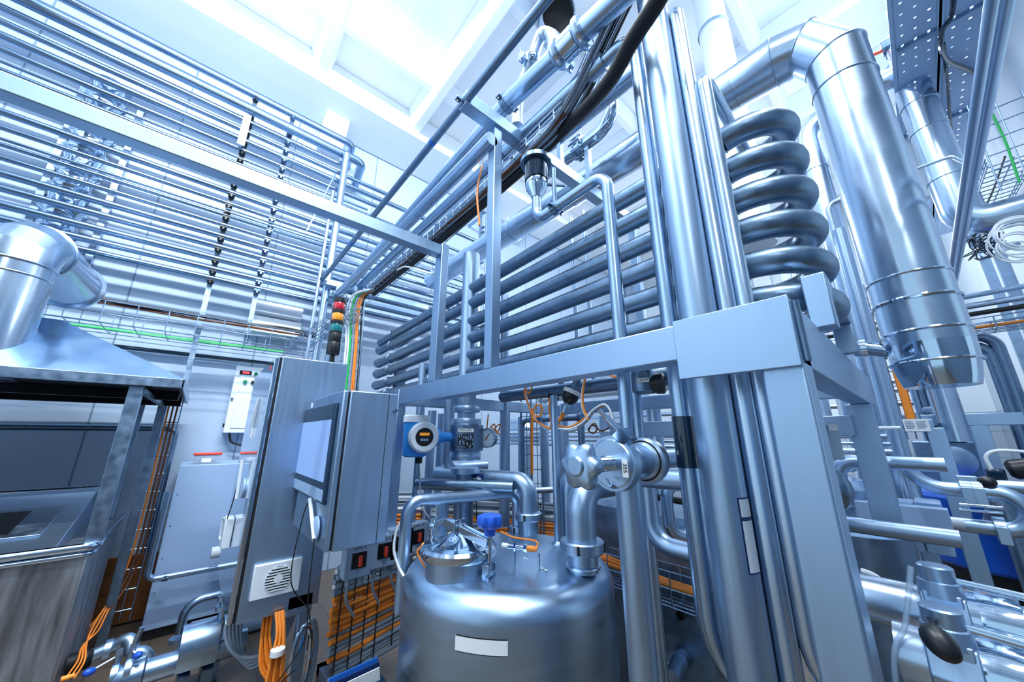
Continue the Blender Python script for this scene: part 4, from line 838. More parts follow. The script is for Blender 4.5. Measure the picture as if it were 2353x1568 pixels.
# ------------------------------------------------------------------ instruments between beam and tank
def vpipe(name, px, py, z0, z1, w_px, mt, label, cat='pipe', group=None, X=None, Y=None):
    q = at(px, py, X=X) if X is not None else at(px, py, Y=Y); r = wid(q, w_px / 2)
    return solo(name, G().cyl((q.x, q.y, z0), (q.x, q.y, z1), r, seg=24), mt, label, cat, group), q, r
fm, q, r = None, at(1068, 1060, Y=2.1), 0
r = wid(q, 24); fmx, fmy = q.x, q.y
fm = thing('flow_meter', (fmx, fmy, .9), 'upright steel flow meter with tag FM01.PM1 and round screwed unions', 'flow meter')
def fz_(py): return at(1068, py, Y=2.1).z
mk('tube', G().cyl((fmx, fmy, .85), (fmx, fmy, fz_(1085)), r * .92, seg=28), 'dull_steel', fm)
mk('upper_tube', G().cyl((fmx, fmy, fz_(1000)), (fmx, fmy, 3.0), r * .9, seg=28), 'satin_steel', fm)
mk('sensor_body', G().lathe((fmx, fmy, fz_(1037)), Z1, [(0, r * 1.5), (.004, r * 1.72), (.10, r * 1.76), (.17, r * 1.70), (.185, r * 1.4)], 36), 'dull_steel', fm)
for py, k_, h_ in ((1057, 1.45, .045), (1053, 1.35, .06), (980, 1.40, .05), (948, 1.30, .04)): mk('union_nut', G().lathe((fmx, fmy, fz_(py)), Z1, [(0, r), (0, r * k_), (.006, r * (k_ + .05)), (h_ - .006, r * (k_ + .05)), (h_, r * k_), (h_, r)], 30), 'satin_steel', fm)
mk('union_nut', G().lathe((fmx, fmy, fz_(1088)), Z1, [(0, r), (0, r * 1.35), (.035, r * 1.35), (.035, r)], 30), 'satin_steel', fm)
tv = Vector((EYE.x - fmx, EYE.y - fmy, 0)).normalized(); ts = tv.cross(Z1) * -1
ts = Z1.cross(tv)
c = Vector((fmx, fmy, fz_(990))) + tv * (r * 1.77 + .001)
mk('name_tag', G().obox(c, ts * .052, Z1 * .011, tv * .001), 'white_label', fm); text('name_text', 'FM01.PM1', 'black_print', fm, c + tv * .0014, ts, Z1, .0205)
c2 = Vector((fmx, fmy, fz_(1014))) + tv * (r * 1.77 + .001)
pl = mk('type_plate', G().obox(c2, ts * .05, Z1 * .045, tv * .001), 'black_print', fm)
g = []
for k in range(16):
    for j in range(random.randint(1, 4)): g.append(G().obox(c2 + ts * (-.045 + .006 * k) + Z1 * random.uniform(-.04, .04) + tv * .0013, ts * .0018, Z1 * random.uniform(.003, .012), tv * .0003))
gg = G()
for x in g: gg.add(x.v, x.f)
o = mk('plate_print', gg, 'grey_enamel', pl); o['kind'] = 'stuff'
tq = at(975, 1005, Y=2.05); tx_ = thing('transmitter', tq, 'round-faced measuring transmitter with orange display in a blue housing', 'transmitter')
fn = (EYE - tq); fn.z = 0; fn.normalize(); fn = (fn + Vector((.25, -.05, .0))).normalized(); fs = Z1.cross(fn).normalized()
R_t = wid(tq, 35)
mk('housing', G().lathe(tq - fn * .17, fn, [(0, .06), (.01, .085), (.12, .085), (.13, .09), (.14, .05)], 40), 'blue_paint', tx_)
mk('top_housing', G().lathe(tq - fn * .10 - fs * .03 + Z1 * .0, Z1, [(-.12, .06), (-.11, .075), (.09, .08)], 36), 'blue_paint', tx_, label='blue painted housing')
mk('top_cover', G().lathe(tq - fn * .10 - fs * .03 + Z1 * .09, Z1, [(0, .08), (.002, .084), (.04, .084), (.045, .078), (.046, .001)], 40), 'white_enamel', tx_)
mk('bezel', G().lathe(tq - fn * .05, fn, [(0, R_t * .95), (.01, R_t), (.045, R_t), (.06, R_t * .88), (.06, R_t * .6), (.052, R_t * .58)], 48), 'white_enamel', tx_, label='white notched bezel ring')
gcl = mk('dial', G().lathe(tq + fn * .001, fn, [(0, R_t * .60), (.004, R_t * .60), (.004, .001)], 40), 'black_plastic', tx_)
mk('display', G().obox(tq + fn * .006 + Z1 * .018, fs * .030, Z1 * .0085, fn * .001), 'lcd_orange', tx_, label='lit orange display')
mks('key', [G().obox(tq + fn * .006 - Z1 * .016 + fs * (.017 * k), fs * .006, Z1 * .007, fn * .001) for k in (-1, 0, 1)], 'grey_enamel', tx_)
mk('side_cover', G().lathe(tq - fn * .09, fs, [(.06, .05), (.09, .055), (.115, .055), (.12, .04), (.15, .035)], 32), 'blue_paint', tx_)
mk('connecting_stub', G().cyl(tq - fn * .09 + fs * .14, Vector((fmx, fmy, tq.z)), .03), 'blue_paint', tx_)
mk('lower_gland', G().cyl(tq - fn * .1 - Z1 * .16, tq - fn * .1 - Z1 * .08, .022), 'black_plastic', tx_)
mk('cable', G().tube(spline([tq - fn * .1 - Z1 * .15, tq - fn * .1 - Z1 * .3 + fs * .02, tq - fn * .02 - Z1 * .42 + fs * .03, tq - Z1 * .5 + fs * .10]), .006, 8), 'grey_cable', tx_)
gq = at(1118, 1007, Y=1.98); ga = thing('pressure_gauge', gq, 'small round pressure gauge with a red pointer beside the flow meter', 'gauge')
gn = (EYE - gq); gn.z = 0; gn = (gn.normalized() + Vector((-.5, .2, 0))).normalized(); gs = Z1.cross(gn)
Rg = wid(gq, 22)
mk('case', G().lathe(gq - gn * .05, gn, [(0, Rg * .85), (.0, Rg * .95), (.045, Rg), (.052, Rg), (.052, Rg * .9), (.045, Rg * .88)], 40), 'dull_steel', ga)
mk('face', G().lathe(gq - gn * .004, gn, [(0, Rg * .9), (.001, Rg * .9), (.001, .001)], 36), 'gauge_face', ga)
mk('pointer', G().bar(gq + Z1 * -.012 - gs * .012 + gn * -.001, gq + Z1 * .03 + gs * .02 + gn * -.001, .004, .001, gn), 'black_print', ga); mk('pointer_hub', G().cyl(gq - gn * .002, gq + gn * .001, .007, seg=12), 'red_plastic', ga)
gt = G()
for k in range(11):
    q_ = math.radians(-225 + 27 * k); d = gs * math.cos(q_) - Z1 * math.sin(q_) * -1; gt.bar(gq + d * Rg * .72 - gn * .0022, gq + d * Rg * .84 - gn * .0022, .003, .0006, gn)
o = mk('scale_marks', gt, 'black_print', ga); o['kind'] = 'stuff'
mk('stem', G().cyl(gq - gn * .05, gq - gn * .13, .012), 'dull_steel', ga)
vpipe('steel_pipe', 1160, 1000, .9, 2.9, 24, 'satin_steel', 'upright steel pipe right of the pressure gauge', X=2.0)
vpipe('steel_pipe', 955, 1100, .3, 1.5, 11, 'pipe_steel', 'thin upright pipe directly under the blue transmitter', Y=2.3)
vpipe('steel_pipe', 985, 1100, .3, 1.80, 20, 'satin_steel', 'upright pipe between transmitter and flow meter, front one', Y=2.6)
vpipe('steel_pipe', 1006, 1120, .3, 1.80, 18, 'satin_steel', 'upright pipe between transmitter and flow meter, back one', Y=2.9)
vpipe('steel_pipe', 966, 945, 1.72, 2.2, 20, 'satin_steel', 'short pipe stub rising above the blue transmitter', Y=2.7)
q = at(1040, 1075, Y=2.35); e = at(1030, 1000, Y=2.35)
run('steel_pipe', [(e.x, 2.35, 1.95), (e.x, 2.35, q.z), (e.x + .35, 2.35, q.z)], .042, 'satin_steel', 'steel pipe curving into the side of the flow meter line', br=.08)
a, b = at(1095, 1112, Y=2.0), at(1180, 1125, Y=1.72)
run('steel_pipe', [(a.x - .3, a.y + .25, a.z), (b.x, b.y, a.z)], .036, 'dull_steel', 'lower steel pipe under the one with the blue arrow')
a = at(1100, 1135, Y=2.2); solo('steel_pipe', G().cyl((a.x, 2.2, a.z), (a.x + .75, 1.9, a.z), .022), 'bright_pipe', 'thin bright pipe behind the lower tank pipe', 'pipe')
pc_ = at(1009, 1187, Y=1.93); pcl = thing('pneumatic_cylinder', (pc_.x, pc_.y, .95), 'short steel actuator cylinder tagged PM behind the tank at left', 'actuator')
Rp = wid(pc_, 21); mk('barrel', G().lathe((pc_.x, pc_.y, at(1009, 1222, Y=1.93).z - .1), Z1, [(0, Rp * .9), (.004, Rp), (.27, Rp), (.275, Rp * .8)], 36), 'pipe_steel', pcl)
tn = (EYE - pc_); tn.z = 0; tn.normalize(); tn2 = (tn - Z1.cross(tn) * .7).normalized(); cc = Vector((pc_.x, pc_.y, at(995, 1175, Y=1.93).z)) + tn2 * (Rp + .002)
mk('tag', G().obox(cc, Z1.cross(tn2) * .018, Z1 * .02, tn2 * .0008), 'white_label', pcl); text('tag_text', 'PM', 'black_print', pcl, cc + tn2 * .0012, Z1.cross(tn2), Z1, .02)
# pipes under the beam on the right part
a, b = at(1215, 905, X=1.9), at(1425, 925, X=1.6)
lp_ = solo('steel_pipe', G().cyl((1.9, 2.3, a.z), (1.9, .75, a.z - .01), .045), 'dull_steel', 'dull pipe running level just under the long frame beam', 'pipe'); mk('hanger', G().box((1.89, 1.0, a.z + .03), (1.91, 1.03, 2.05)), 'dull_steel', lp_)
a = at(1330, 905, X=3.1); wp_ = solo('steel_pipe', G().cyl((3.1, a.y + .6, a.z), (3.1, a.y - 1.2, a.z), .06), 'white_enamel', 'pale pipe running level behind the frame, right of the valve heads', 'pipe'); mk('support', G().box((3.08, a.y + .5, 0), (3.12, a.y + .54, a.z - .05)), 'frame_steel', wp_)
for px, w_, X_, lab, m_ in ((1335, 16, 2.4, 'upright pipe with a clamp joint behind the orange cable arcs', 'dull_steel'), (1300, 12, 2.6, 'slim upright pipe behind the thin tube on the tank', 'satin_steel'), (1466, 28, 1.75, 'wet upright pipe under the V10 valve', 'pipe_steel'), (1505, 32, 2.6, 'bright fat upright pipe left of the dark sight window', 'bright_pipe'), (1250, 20, 2.9, 'upright pipe standing behind the two wire ladders', 'satin_steel'), (1195, 10, 2.6, 'thin upright pipe left of the wire ladder', 'satin_steel'), (1390, 26, 3.2, 'fat upright pipe behind the hand valve top', 'satin_steel')):
    vpipe('steel_pipe', px, 980, 0, 1.8 if px != 1466 else at(1466, 890, X=X_).z, w_, m_, lab, X=X_)
a = at(1340, 960, X=2.4); run('steel_pipe', [(2.4, a.y, a.z), (2.4, a.y + .75, a.z), (2.4, a.y + .75, .4)], .024, 'dull_steel', 'dark pipe arching left from the clamp joint behind the cable arcs', br=.07)
solo('blanking_plug', G().lathe((2.4, a.y - .01, a.z), Y1, [(0, .03), (0, .05), (.04, .05), (.04, .03)], 28), 'dull_steel', 'round screwed cap on the dark pipe end behind the cable arcs', 'cap')
# V10 valve body
vq = at(1478, 880, X=1.75); v10 = thing('actuated_valve', vq, 'dark pneumatic valve head with tag V10.PM beside the frame beam', 'valve')
mk('body', G().lathe((1.75, vq.y, vq.z - .06), Z1, [(0, .03), (.01, .06), (.10, .065), (.13, .05), (.16, .05)], 32), 'dull_steel', v10)
mk('side_port', G().lathe((1.75, vq.y, vq.z - .01), (.3, -.95, 0), [(0, .05), (.06, .05), (.07, .055), (.10, .055), (.11, .04)], 28), 'black_plastic', v10)
tn = (EYE - vq); tn.z = 0; tn.normalize(); c = vq + tn * .067 + Z1 * .005; mk('tag', G().obox(c, Z1.cross(tn) * .03, Z1 * .011, tn * .0008), 'white_label', v10); text('tag_text', 'V10.PM', 'black_print', v10, c + tn * .0012, Z1.cross(tn), Z1, .017)
# twin black valve heads
for k, (px, py, lab, sc_) in enumerate(((1310, 912, 'black ribbed valve head with steel hex nut, the front one of two', 1.0), (1272, 912, 'smaller black valve head behind the front one', .8))):
    q = at(px, py, X=1.75 + .15 * k); ax = Vector((-.25, .35, -.9)).normalized() if k == 0 else Vector((-.3, .4, -.85)).normalized()
    vh = thing('ball_valve', q, lab, 'valve')
    mk('cap', G().lathe(q - ax * .05 * sc_, ax, [(0, .03 * sc_), (.01, .05 * sc_), (.05, .055 * sc_), (.07 * sc_, .05 * sc_), (.09 * sc_, .035 * sc_), (.10 * sc_, .02)], 28), 'black_plastic', vh)
    mk('tape_band', G().lathe(q - ax * .045 * sc_, ax, [(0, .052 * sc_), (.002, .0565 * sc_), (.025, .0575 * sc_), (.026, .05 * sc_)], 28), 'white_label', vh)
    mk('nut', G().cyl(q + ax * .045 * sc_, q + ax * .065 * sc_, .024 * sc_, seg=6).cyl(q + ax * .05 * sc_, q + ax * .11 * sc_, .010 * sc_), 'polished_steel', vh)
    mk('neck', G().cyl(q - ax * .05 * sc_, q - ax * .20 * sc_, .022 * sc_), 'dull_steel', vh)
    if k == 0: mk('plug', G().cyl(q + ax * .11, q + ax * .15 + Vector((.01, 0, 0)), .013).cyl(q + ax * .15, q + ax * .17 - Vector((.02, 0, 0)), .013), 'orange_cable', vh, label='orange plug')
# orange / white cable arcs
def sight(pts, X): return [at(a, b, X=X) for a, b in pts]
arcs = [('orange_cable', [(1205, 892), (1222, 888), (1215, 905), (1208, 895), (1205, 905), (1218, 940), (1226, 962), (1243, 975), (1262, 985)], 1.55, 'orange cable loop hanging from the frame beam at left'),
        ('orange_cable', [(1222, 955), (1232, 932), (1245, 935), (1243, 953), (1230, 957), (1224, 944)], 1.53, 'small orange cable ring tied beside the thin tube'),
        ('white_cable', [(1206, 900), (1218, 938), (1232, 966), (1250, 983), (1268, 990)], 1.56, 'white cable hanging in an arc left of the thin tube'),
        ('white_cable', [(1283, 985), (1310, 986), (1340, 970), (1360, 945), (1385, 930), (1400, 940), (1411, 972)], 1.50, 'white cable arching over behind the hand valve, upper of the bundle'),
        ('orange_cable', [(1283, 978), (1308, 982), (1338, 966), (1358, 948), (1386, 933), (1398, 936), (1408, 965)], 1.52, 'orange cable arching over behind the hand valve'),
        ('grey_cable', [(1295, 995), (1325, 988), (1350, 966), (1370, 940), (1388, 929), (1403, 945), (1412, 975)], 1.51, 'grey cable arching over behind the hand valve'),
        ('orange_cable', [(1347, 862), (1341, 890), (1339, 920), (1343, 945), (1352, 965)], 1.50, 'orange cable dropping from the beam into the arc'),
        ('white_cable', [(1343, 866), (1338, 900), (1337, 930), (1343, 950), (1350, 962)], 1.51, 'white cable dropping from the beam into the arc'),
        ('orange_cable', [(1264, 915), (1262, 940), (1266, 970), (1264, 990)], 1.58, 'orange cable behind the thin tube on the tank'),
        ('orange_cable', [(1393, 855), (1402, 862), (1415, 868)], 1.45, 'short orange cable end under the beam beside the drop pipe')]
for m_, pts, X_, lab in arcs: cable(m_, sight(pts, X_), .0055, m_, lab)
q = at(1160, 955, X=2.1)
g1 = [(1122, 952), (1120, 990), (1135, 975), (1142, 995), (1150, 975), (1138, 985), (1148, 1000), (1128, 980)]
cable('orange_cable', sight(g1, 1.8), .005, 'orange_cable', 'tangled orange cable above the pressure gauge')
cable('orange_cable', sight([(1352, 990), (1360, 978), (1372, 984), (1364, 996), (1352, 988), (1366, 974), (1378, 990), (1395, 986), (1410, 970)], 1.9), .005, 'brown_cable', 'dark orange cable tangle behind the hand valve')
cable('orange_cable', sight([(1224, 940), (1222, 1000), (1222, 1090)], 2.2), .012, 'orange_cable', 'straight orange cable running down the upright wire ladder')
for px, lab, X_ in ((1210, 'upright wire ladder in front of the pale tank, left one', 2.3), (1233, 'upright wire ladder in front of the pale tank, right one', 2.25)):
    q = at(px, 960, X=X_); basket('cable_ladder', [(q.x, q.y, .7), (q.x, q.y, 1.95)], .10, .03, (.4, -.9, 0), (-.9, -.4, 0), .11, lab, rw=.004, nl=3)
q = at(1215, 990, X=3.6); ptk = solo('pale_tank', G().lathe((q.x, q.y + .35, q.z), (0, -1, 0), [(0, .01), (.02, .14), (.08, .19), (.45, .19), (.52, .13), (.54, .01)], 40), 'bright_pipe', 'pale lying tank far behind the wire ladders', 'tank'); mk('stand', G().box((q.x - .05, q.y, 0), (q.x + .05, q.y + .1, q.z - .15)), 'frame_steel', ptk)
# fat elbows right of the tank
a = at(1305, 1150, X=1.62); b = at(1335, 1195, X=1.62)
run('steel_pipe', [(1.95, a.y - .05, 1.40), (1.62, a.y + .0, 1.40), (1.62, a.y, .95)], .05, 'satin_steel', 'fat steel elbow half hidden behind the swan-neck pipe', br=.11, seg=28)
a = at(1530, 1100, X=1.55); b = at(1480, 1175, X=1.55)
run('steel_pipe', [(1.55, a.y - .5, a.z + .0), (1.55, a.y + .35, a.z)], .045, 'satin_steel', 'fat level steel pipe below the hand valve union', seg=28)
a = at(1494, 1180, X=1.7); b = at(1560, 1262, X=1.7)
run('steel_pipe', [(1.7, a.y, 1.42), (1.7, a.y, b.z), (1.7, b.y - .5, b.z - .02)], .040, 'satin_steel', 'fat steel elbow turning right low beside the tank', br=.10, seg=28)
a = at(1532, 1150, X=1.9); b = at(1545, 1225, X=1.9)
run('steel_pipe', [(2.3, a.y - .1, a.z + .07), (1.9, a.y, a.z + .07), (1.9, a.y, b.z - .02), (2.3, b.y - .2, b.z - .04)], .030, 'pipe_steel', 'S-shaped steel pipe behind the left upright pipe', br=.07, seg=22)
a = at(1545, 1245, X=1.95); run('steel_pipe', [(1.95, a.y + .05, a.z), (1.95, a.y, a.z + .02), (2.2, a.y - .1, a.z + .07)], .016, 'bright_pipe', 'thin bright bent tube behind the left upright pipe', br=.04)
a = at(1510, 1140, X=2.1); solo('black_rod', G().cyl((2.1, a.y + .12, a.z), (2.1, a.y - .3, a.z - .02), .018), 'black_plastic', 'black rod behind the S-shaped pipe', 'rod')
gp = at(1500, 1330, X=2.15)
pnl = thing('pump_cabinet', (2.3, .9, 0), 'dull grey machine panel low down right of the tank', 'machine')
mk('panel', G().box((2.15, .93, .1), (2.6, 1.75, 1.15)), 'galvanised', pnl, .004)
q = at(1512, 1450, X=2.15); q2 = at(1592, 1485, X=1.9); mk('bolt_shaft', G().cyl((2.15, q.y, q.z), (2.08, q.y - .0, q.z), .03, seg=14).cyl((2.08, q.y, q.z), (1.88, q.y - .02, q.z), .018, seg=12), 'black_plastic', pnl, label='long black threaded shaft')
q = at(1580, 1412, X=2.15); mk('knob', G().cyl((2.15, q.y + .02, q.z), (2.1, q.y + .02, q.z), .022, seg=14), 'black_plastic', pnl)
for py, lab in ((1530, 'steel port pipe low on the machine panel, upper one'), (1560, 'steel port pipe low on the machine panel, lower one')):
    q = at(1575 - (py - 1530) * 1.2, py, X=2.1); solo('port_pipe', G().cyl((2.15, q.y + .05, q.z), (1.95, q.y + .0, q.z), .035).lathe((2.1, q.y + .04, q.z), X1, [(0, .035), (0, .045), (.02, .045), (.02, .035)], 24), 'satin_steel', lab, 'pipe')
a = at(1500, 1330, X=2.0); basket('wire_tray', [(2.02, 1.45, a.z - .09), (2.02, .70, a.z - .09)], .12, .16, X1, Z1, .11, 'wire tray holding orange cables beside the tank, low right', rw=.004)
for k in range(4): cable('orange_cable', [(1.98 + .02 * k, 1.5, a.z + .01 + .02 * (k % 2)), (1.98 + .02 * k, 1.1, a.z + .0), (1.98 + .02 * k, .68, a.z - .005)], .011, 'orange_cable', 'orange cable in the wire tray low right of the tank', 'orange cables in the low tray')
vpipe('steel_pipe', 1625, 1450, 0, .55, 40, 'dull_steel', 'dull stub pipe rising from the floor below the left upright', X=1.7)

# ------------------------------------------------------------------ cable loom wall behind the tank and isolator boxes
lm = ['grey_cable', 'white_cable', 'grey_cable', 'grey_cable', 'white_cable', 'grey_cable', 'orange_cable', 'orange_cable', 'orange_cable', 'orange_cable', 'orange_cable', 'orange_cable', 'orange_cable', 'grey_cable', 'orange_cable', 'grey_cable', 'grey_cable', 'orange_cable', 'grey_cable', 'grey_cable', 'grey_cable', 'grey_cable']
def looms(lp, n_, pitch, where, r=.0145):
    for k in range(n_):
        pts = [(x + random.uniform(-.010, .010), y + random.uniform(-.012, .012), z + pitch * (n_ / 2 - k) + random.uniform(-.007, .007)) for x, y, z in lp]
        m_ = lm[k]; nm = {'grey_cable': 'grey', 'orange_cable': 'orange', 'white_cable': 'white'}[m_]
        cable(m_, pts, r, m_, nm + ' cable in the ' + where, nm + ' cables of the ' + where, n=5, seg=7)
    g = G(); sp = spline(lp, 10)
    for i in range(2, len(sp) - 1, 5):
        p = sp[i]; t = (sp[i + 1] - sp[i - 1]).normalized(); nn = Vector((-t.y, t.x, 0)).normalized()
        if nn.dot(EYE - p) < 0: nn = -nn
        g.tube([p + nn * (.016 + (.005 if j % 2 else 0)) + Z1 * (pitch * n_ / 2 + .012 - pitch / 2 * j) for j in range(2 * n_)], .0045, 5)
    o = solo('loom_ties', g, 'black_cable', 'black ties binding the ' + where, 'cable tie'); o['kind'] = 'stuff'
looms([(.745, 2.40, .57), (.92, 2.47, .56), (1.10, 2.50, .57), (1.40, 2.48, .62), (1.75, 2.3, .68)], 22, .027, 'cable loom wall low left of the tank')
looms([(1.05, 3.12, .96), (1.5, 3.06, .93), (2.0, 2.98, .86), (2.6, 2.75, .78), (3.1, 2.3, .72), (3.4, 1.7, .70)], 13, .028, 'cable loom wall far behind the tank')
for k, (px, py) in enumerate(((822, 1288), (880, 1266), (921, 1248), (957, 1234))):
    q = at(px, py, Y=2.28); lab = ['leftmost grey isolator box with a red rotary switch under the operator panel', 'second grey isolator box from the left under the operator panel', 'third grey isolator box from the left, by the white cable', 'rightmost grey isolator box, behind the tank sensor'][k]
    ib = thing('isolator_box', q, lab, 'switch box', 'isolator boxes behind the tank')
    mk('case', G().box((q.x - .075, 2.26, q.z - .085), (q.x + .075, 2.34, q.z + .085)), 'box_grey', ib, .006)
    mk('switch_plate', G().box((q.x - .04, 2.254, q.z - .035), (q.x + .04, 2.26, q.z + .045)), 'black_plastic', ib); mk('rotary_knob', G().cyl((q.x, 2.254, q.z + .005), (q.x, 2.240, q.z + .005), .03), 'black_plastic', ib).__setitem__('label', 'rotary knob')
    mk('handle', G().box((q.x - .010, 2.226, q.z - .022), (q.x + .010, 2.240, q.z + .032)), 'red_plastic', ib, .003, 'red handle')
    mks('gland', [G().cyl((q.x + dx, 2.30, q.z - .13), (q.x + dx, 2.30, q.z - .085), .014) for dx in (-.035, .035)], 'grey_cable', ib)
    mk('lead', G().tube(spline([(q.x - .035, 2.30, q.z - .12), (q.x - .03, 2.31, q.z - .2), (q.x + .03, 2.34, q.z - .3)]), .008, 7), 'grey_cable', ib)
    text('circuit_text', 'QPM1 F', 'black_print', ib, (q.x, 2.2595, q.z + .066), X1, Z1, .022)
cable('white_cable', [at(944, 1172, Y=2.0), at(915, 1210, Y=1.98), at(905, 1260, Y=1.95), at(915, 1300, Y=1.9), at(928, 1325, Y=1.85)], .007, 'white_cable', 'white cable bowing down left of the tank')
# ------------------------------------------------------------------ upper right: pipes, trays and ladders along the right wall
def vseg(name, px, y0, y1, w_px, X, mt, label, seg=28, cat='pipe', bands=()):
    q = at(px, (y0 + y1) / 2, X=X); r = wid(q, w_px / 2); a = at(px, y0, X=X).z; b = at(px, y1, X=X).z
    z0, z1 = min(a, b), max(a, b); o = solo(name, G().cyl((q.x, q.y, z0), (q.x, q.y, z1), r, seg=seg), mt, label, cat)
    for z in bands: mk('band', G().lathe((q.x, q.y, z), Z1, [(0, r), (0, r + .006), (.025, r + .006), (.025, r)], seg), mt, o)
    return o, q, r
q = at(1645, 100, X=3.4); r = wid(q, 30)
o = solo('ceiling_pipe', G().cyl((q.x, q.y, 3.2), (q.x, q.y, ZC), r, seg=32), 'white_enamel', 'pale clad pipe rising to the ceiling behind the upright pipes', 'pipe')
mk('band', G().lathe((q.x, q.y, at(1640, 75, X=3.4).z), Z1, [(0, r), (0, r + .012), (.03, r + .012), (.03, r)], 32), 'bright_pipe', o)
q = at(1905, 500, X=3.6); zt_ = at(1850, 285, X=3.6).z; r = wid(q, 22)
o = run('clad_pipe', [(3.6, q.y - 1.1, zt_ + .02), (3.6, q.y, zt_), (3.6, q.y, .2)], r, 'bright_pipe', 'clad pipe turning down behind the coil bends', br=.2, seg=28)
mk('band', G().lathe((3.6, q.y, at(1875, 395, X=3.6).z), Z1, [(0, r), (0, r + .006), (.02, r + .006), (.02, r)], 28), 'bright_pipe', o)
q = at(1925, 560, X=3.3); run('thin_pipe', [(3.3, q.y - .25, at(1920, 465, X=3.3).z), (3.3, q.y, at(1915, 465, X=3.3).z), (3.3, q.y, .2)], .02, 'bright_pipe', 'thin bent pipe between coil and insulated duct', br=.06)
for k, (x0, lab) in enumerate(((-.40, 'right one of two level pipes crossing the upper right corner'), (-.33, 'left one of two level pipes crossing the upper right corner'))):
    z = 2.86 if k == 0 else 2.72
    a = at(2318 if k == 0 else 2293, 10, Y=x0); b = at(2203 if k == 0 else 2188, 560, Y=x0)
    z = (a.z + b.z) / 2
    o = solo('level_pipe', G().cyl((1.0, x0, z), (6.5, x0, z), wid(a, 17 if k == 0 else 12), seg=24), 'satin_steel', lab, 'pipe')
z = 4.2
def perforated(name, x0, x1, y0, y1, z, label):
    th = thing(name, ((x0 + x1) / 2, (y0 + y1) / 2, z), label, 'cable tray')
    nx = int((x1 - x0) / .09); ny = max(3, int((y1 - y0) / .055)); g = G(); dx = (x1 - x0) / nx; dy = (y1 - y0) / ny
    for i in range(nx + 1): x = x0 + dx * i; g.box((x - dx * .43, y0, z), (x + dx * .43, y1, z + .002))
    for j in range(ny + 1): y = y0 + dy * j; g.box((x0, y - dy * .40, z - .0006), (x1, y + dy * .40, z + .0026))
    mk('perforated_base', g, 'grey_enamel', th); mk('side_rail', G().box((x0, y0 - .004, z - .002), (x1, y0, z + .06)), 'galvanised', th); mk('side_rail', G().box((x0, y1, z - .002), (x1, y1 + .004, z + .06)), 'galvanised', th)
    for x in (x0 + .6, x0 + 1.7, x0 + 2.8): mk('tray_strut', G().box((x, y0, z - .03), (x + .03, y1, z - .003)), 'galvanised', th)
    return th
perforated('perforated_tray', 2.6, 7.0, -.83, -.62, 4.2, 'perforated steel cable tray under the ceiling, the one against the right wall')
perforated('perforated_tray', 2.6, 7.0, -.58, -.40, 4.2, 'perforated steel cable tray under the ceiling, the one nearer the insulated duct')
cable('grey_cable', [at(2195, -30, Z=4.15), at(2185, 40, Z=4.10), at(2165, 70, Z=4.05), at(2163, 110, Z=4.05), at(2180, 140, Z=4.1), at(2215, 155, Z=4.15), at(2245, 170, Z=4.18)], .014, 'dark_glass', 'dark cable drooping under the perforated trays')
cable('grey_cable', [at(2168, 100, Z=4.12), at(2178, 200, Z=4.14), at(2182, 260, Z=4.15), at(2190, 330, Z=4.16)], .010, 'dark_glass', 'dark cable running back below the perforated trays')
q = at(2150, 340, X=3.7); zt_ = at(2062, 150, X=3.7).z; zb_ = at(2235, 512, X=3.7).z; yv = q.y; r = wid(q, 30)
ip = thing('clad_pipe', (3.7, yv, zb_), 'clad pipe with a foot elbow right of the insulated duct', 'pipe')
mk('tube', G().tube(bend([(3.7, yv, zt_), (3.7, yv, zb_), (3.72, yv - .75, zb_ + .0)], .12), r, 32), 'lagging_metal', ip)
for py in (235, 305, 430): mk('band', G().lathe((3.7, yv, at(2130, py, X=3.7).z), Z1, [(0, r), (0, r + .006), (.02, r + .006), (.02, r)], 32), 'lagging_metal', ip)
q = at(2085, 60, X=3.9); r2_ = wid(q, 15); o = solo('drop_pipe_bright', G().tube(bend([(3.9, q.y, ZC), (3.9, q.y, zt_ + .35), (3.72, yv, zt_ + .28), (3.7, yv, zt_ - .05)], .08), r2_, 24), 'bright_pipe', 'bright pipe coming down from the ceiling to the red lever valve', 'pipe'); o.name = 'bright_drop_pipe'
lv = at(2050, 110, X=3.75); lvv = thing('lever_valve', lv, 'small valve with a red lever near the ceiling at upper right', 'valve')
mk('body', G().cyl(lv - Z1 * .08, lv + Z1 * .08, .05, seg=8).box(lv + Vector((-.09, -.02, -.03)), lv + Vector((.02, .06, .04))), 'dull_steel', lvv, .004)
mk('lever', G().tube(bend([lv + Vector((-.05, .05, -.02)), lv + Vector((-.06, .16, .0)), lv + Vector((-.05, .22, .22))], .04), .014, 10), 'red_plastic', lvv, label='red lever')
vseg('thin_pipe', 2115, -20, 420, 14, 4.6, 'dull_steel', 'dark slim pipe in the shade behind the perforated trays')
vseg('steel_pipe', 2085, 250, 470, 26, 4.4, 'white_enamel', 'pale pipe partly hidden behind the insulated duct at right')
a, b = at(2108, 387, X=3.0), at(2205, 352, X=3.0); solo('bent_rod', G().tube(bend([a, (3.0, b.y + .03, b.z - .0), b + Vector((0, -.02, -.1))], .03), .009, 10), 'bright_pipe', 'thin bent rod between insulated duct and the two level pipes', 'rod')
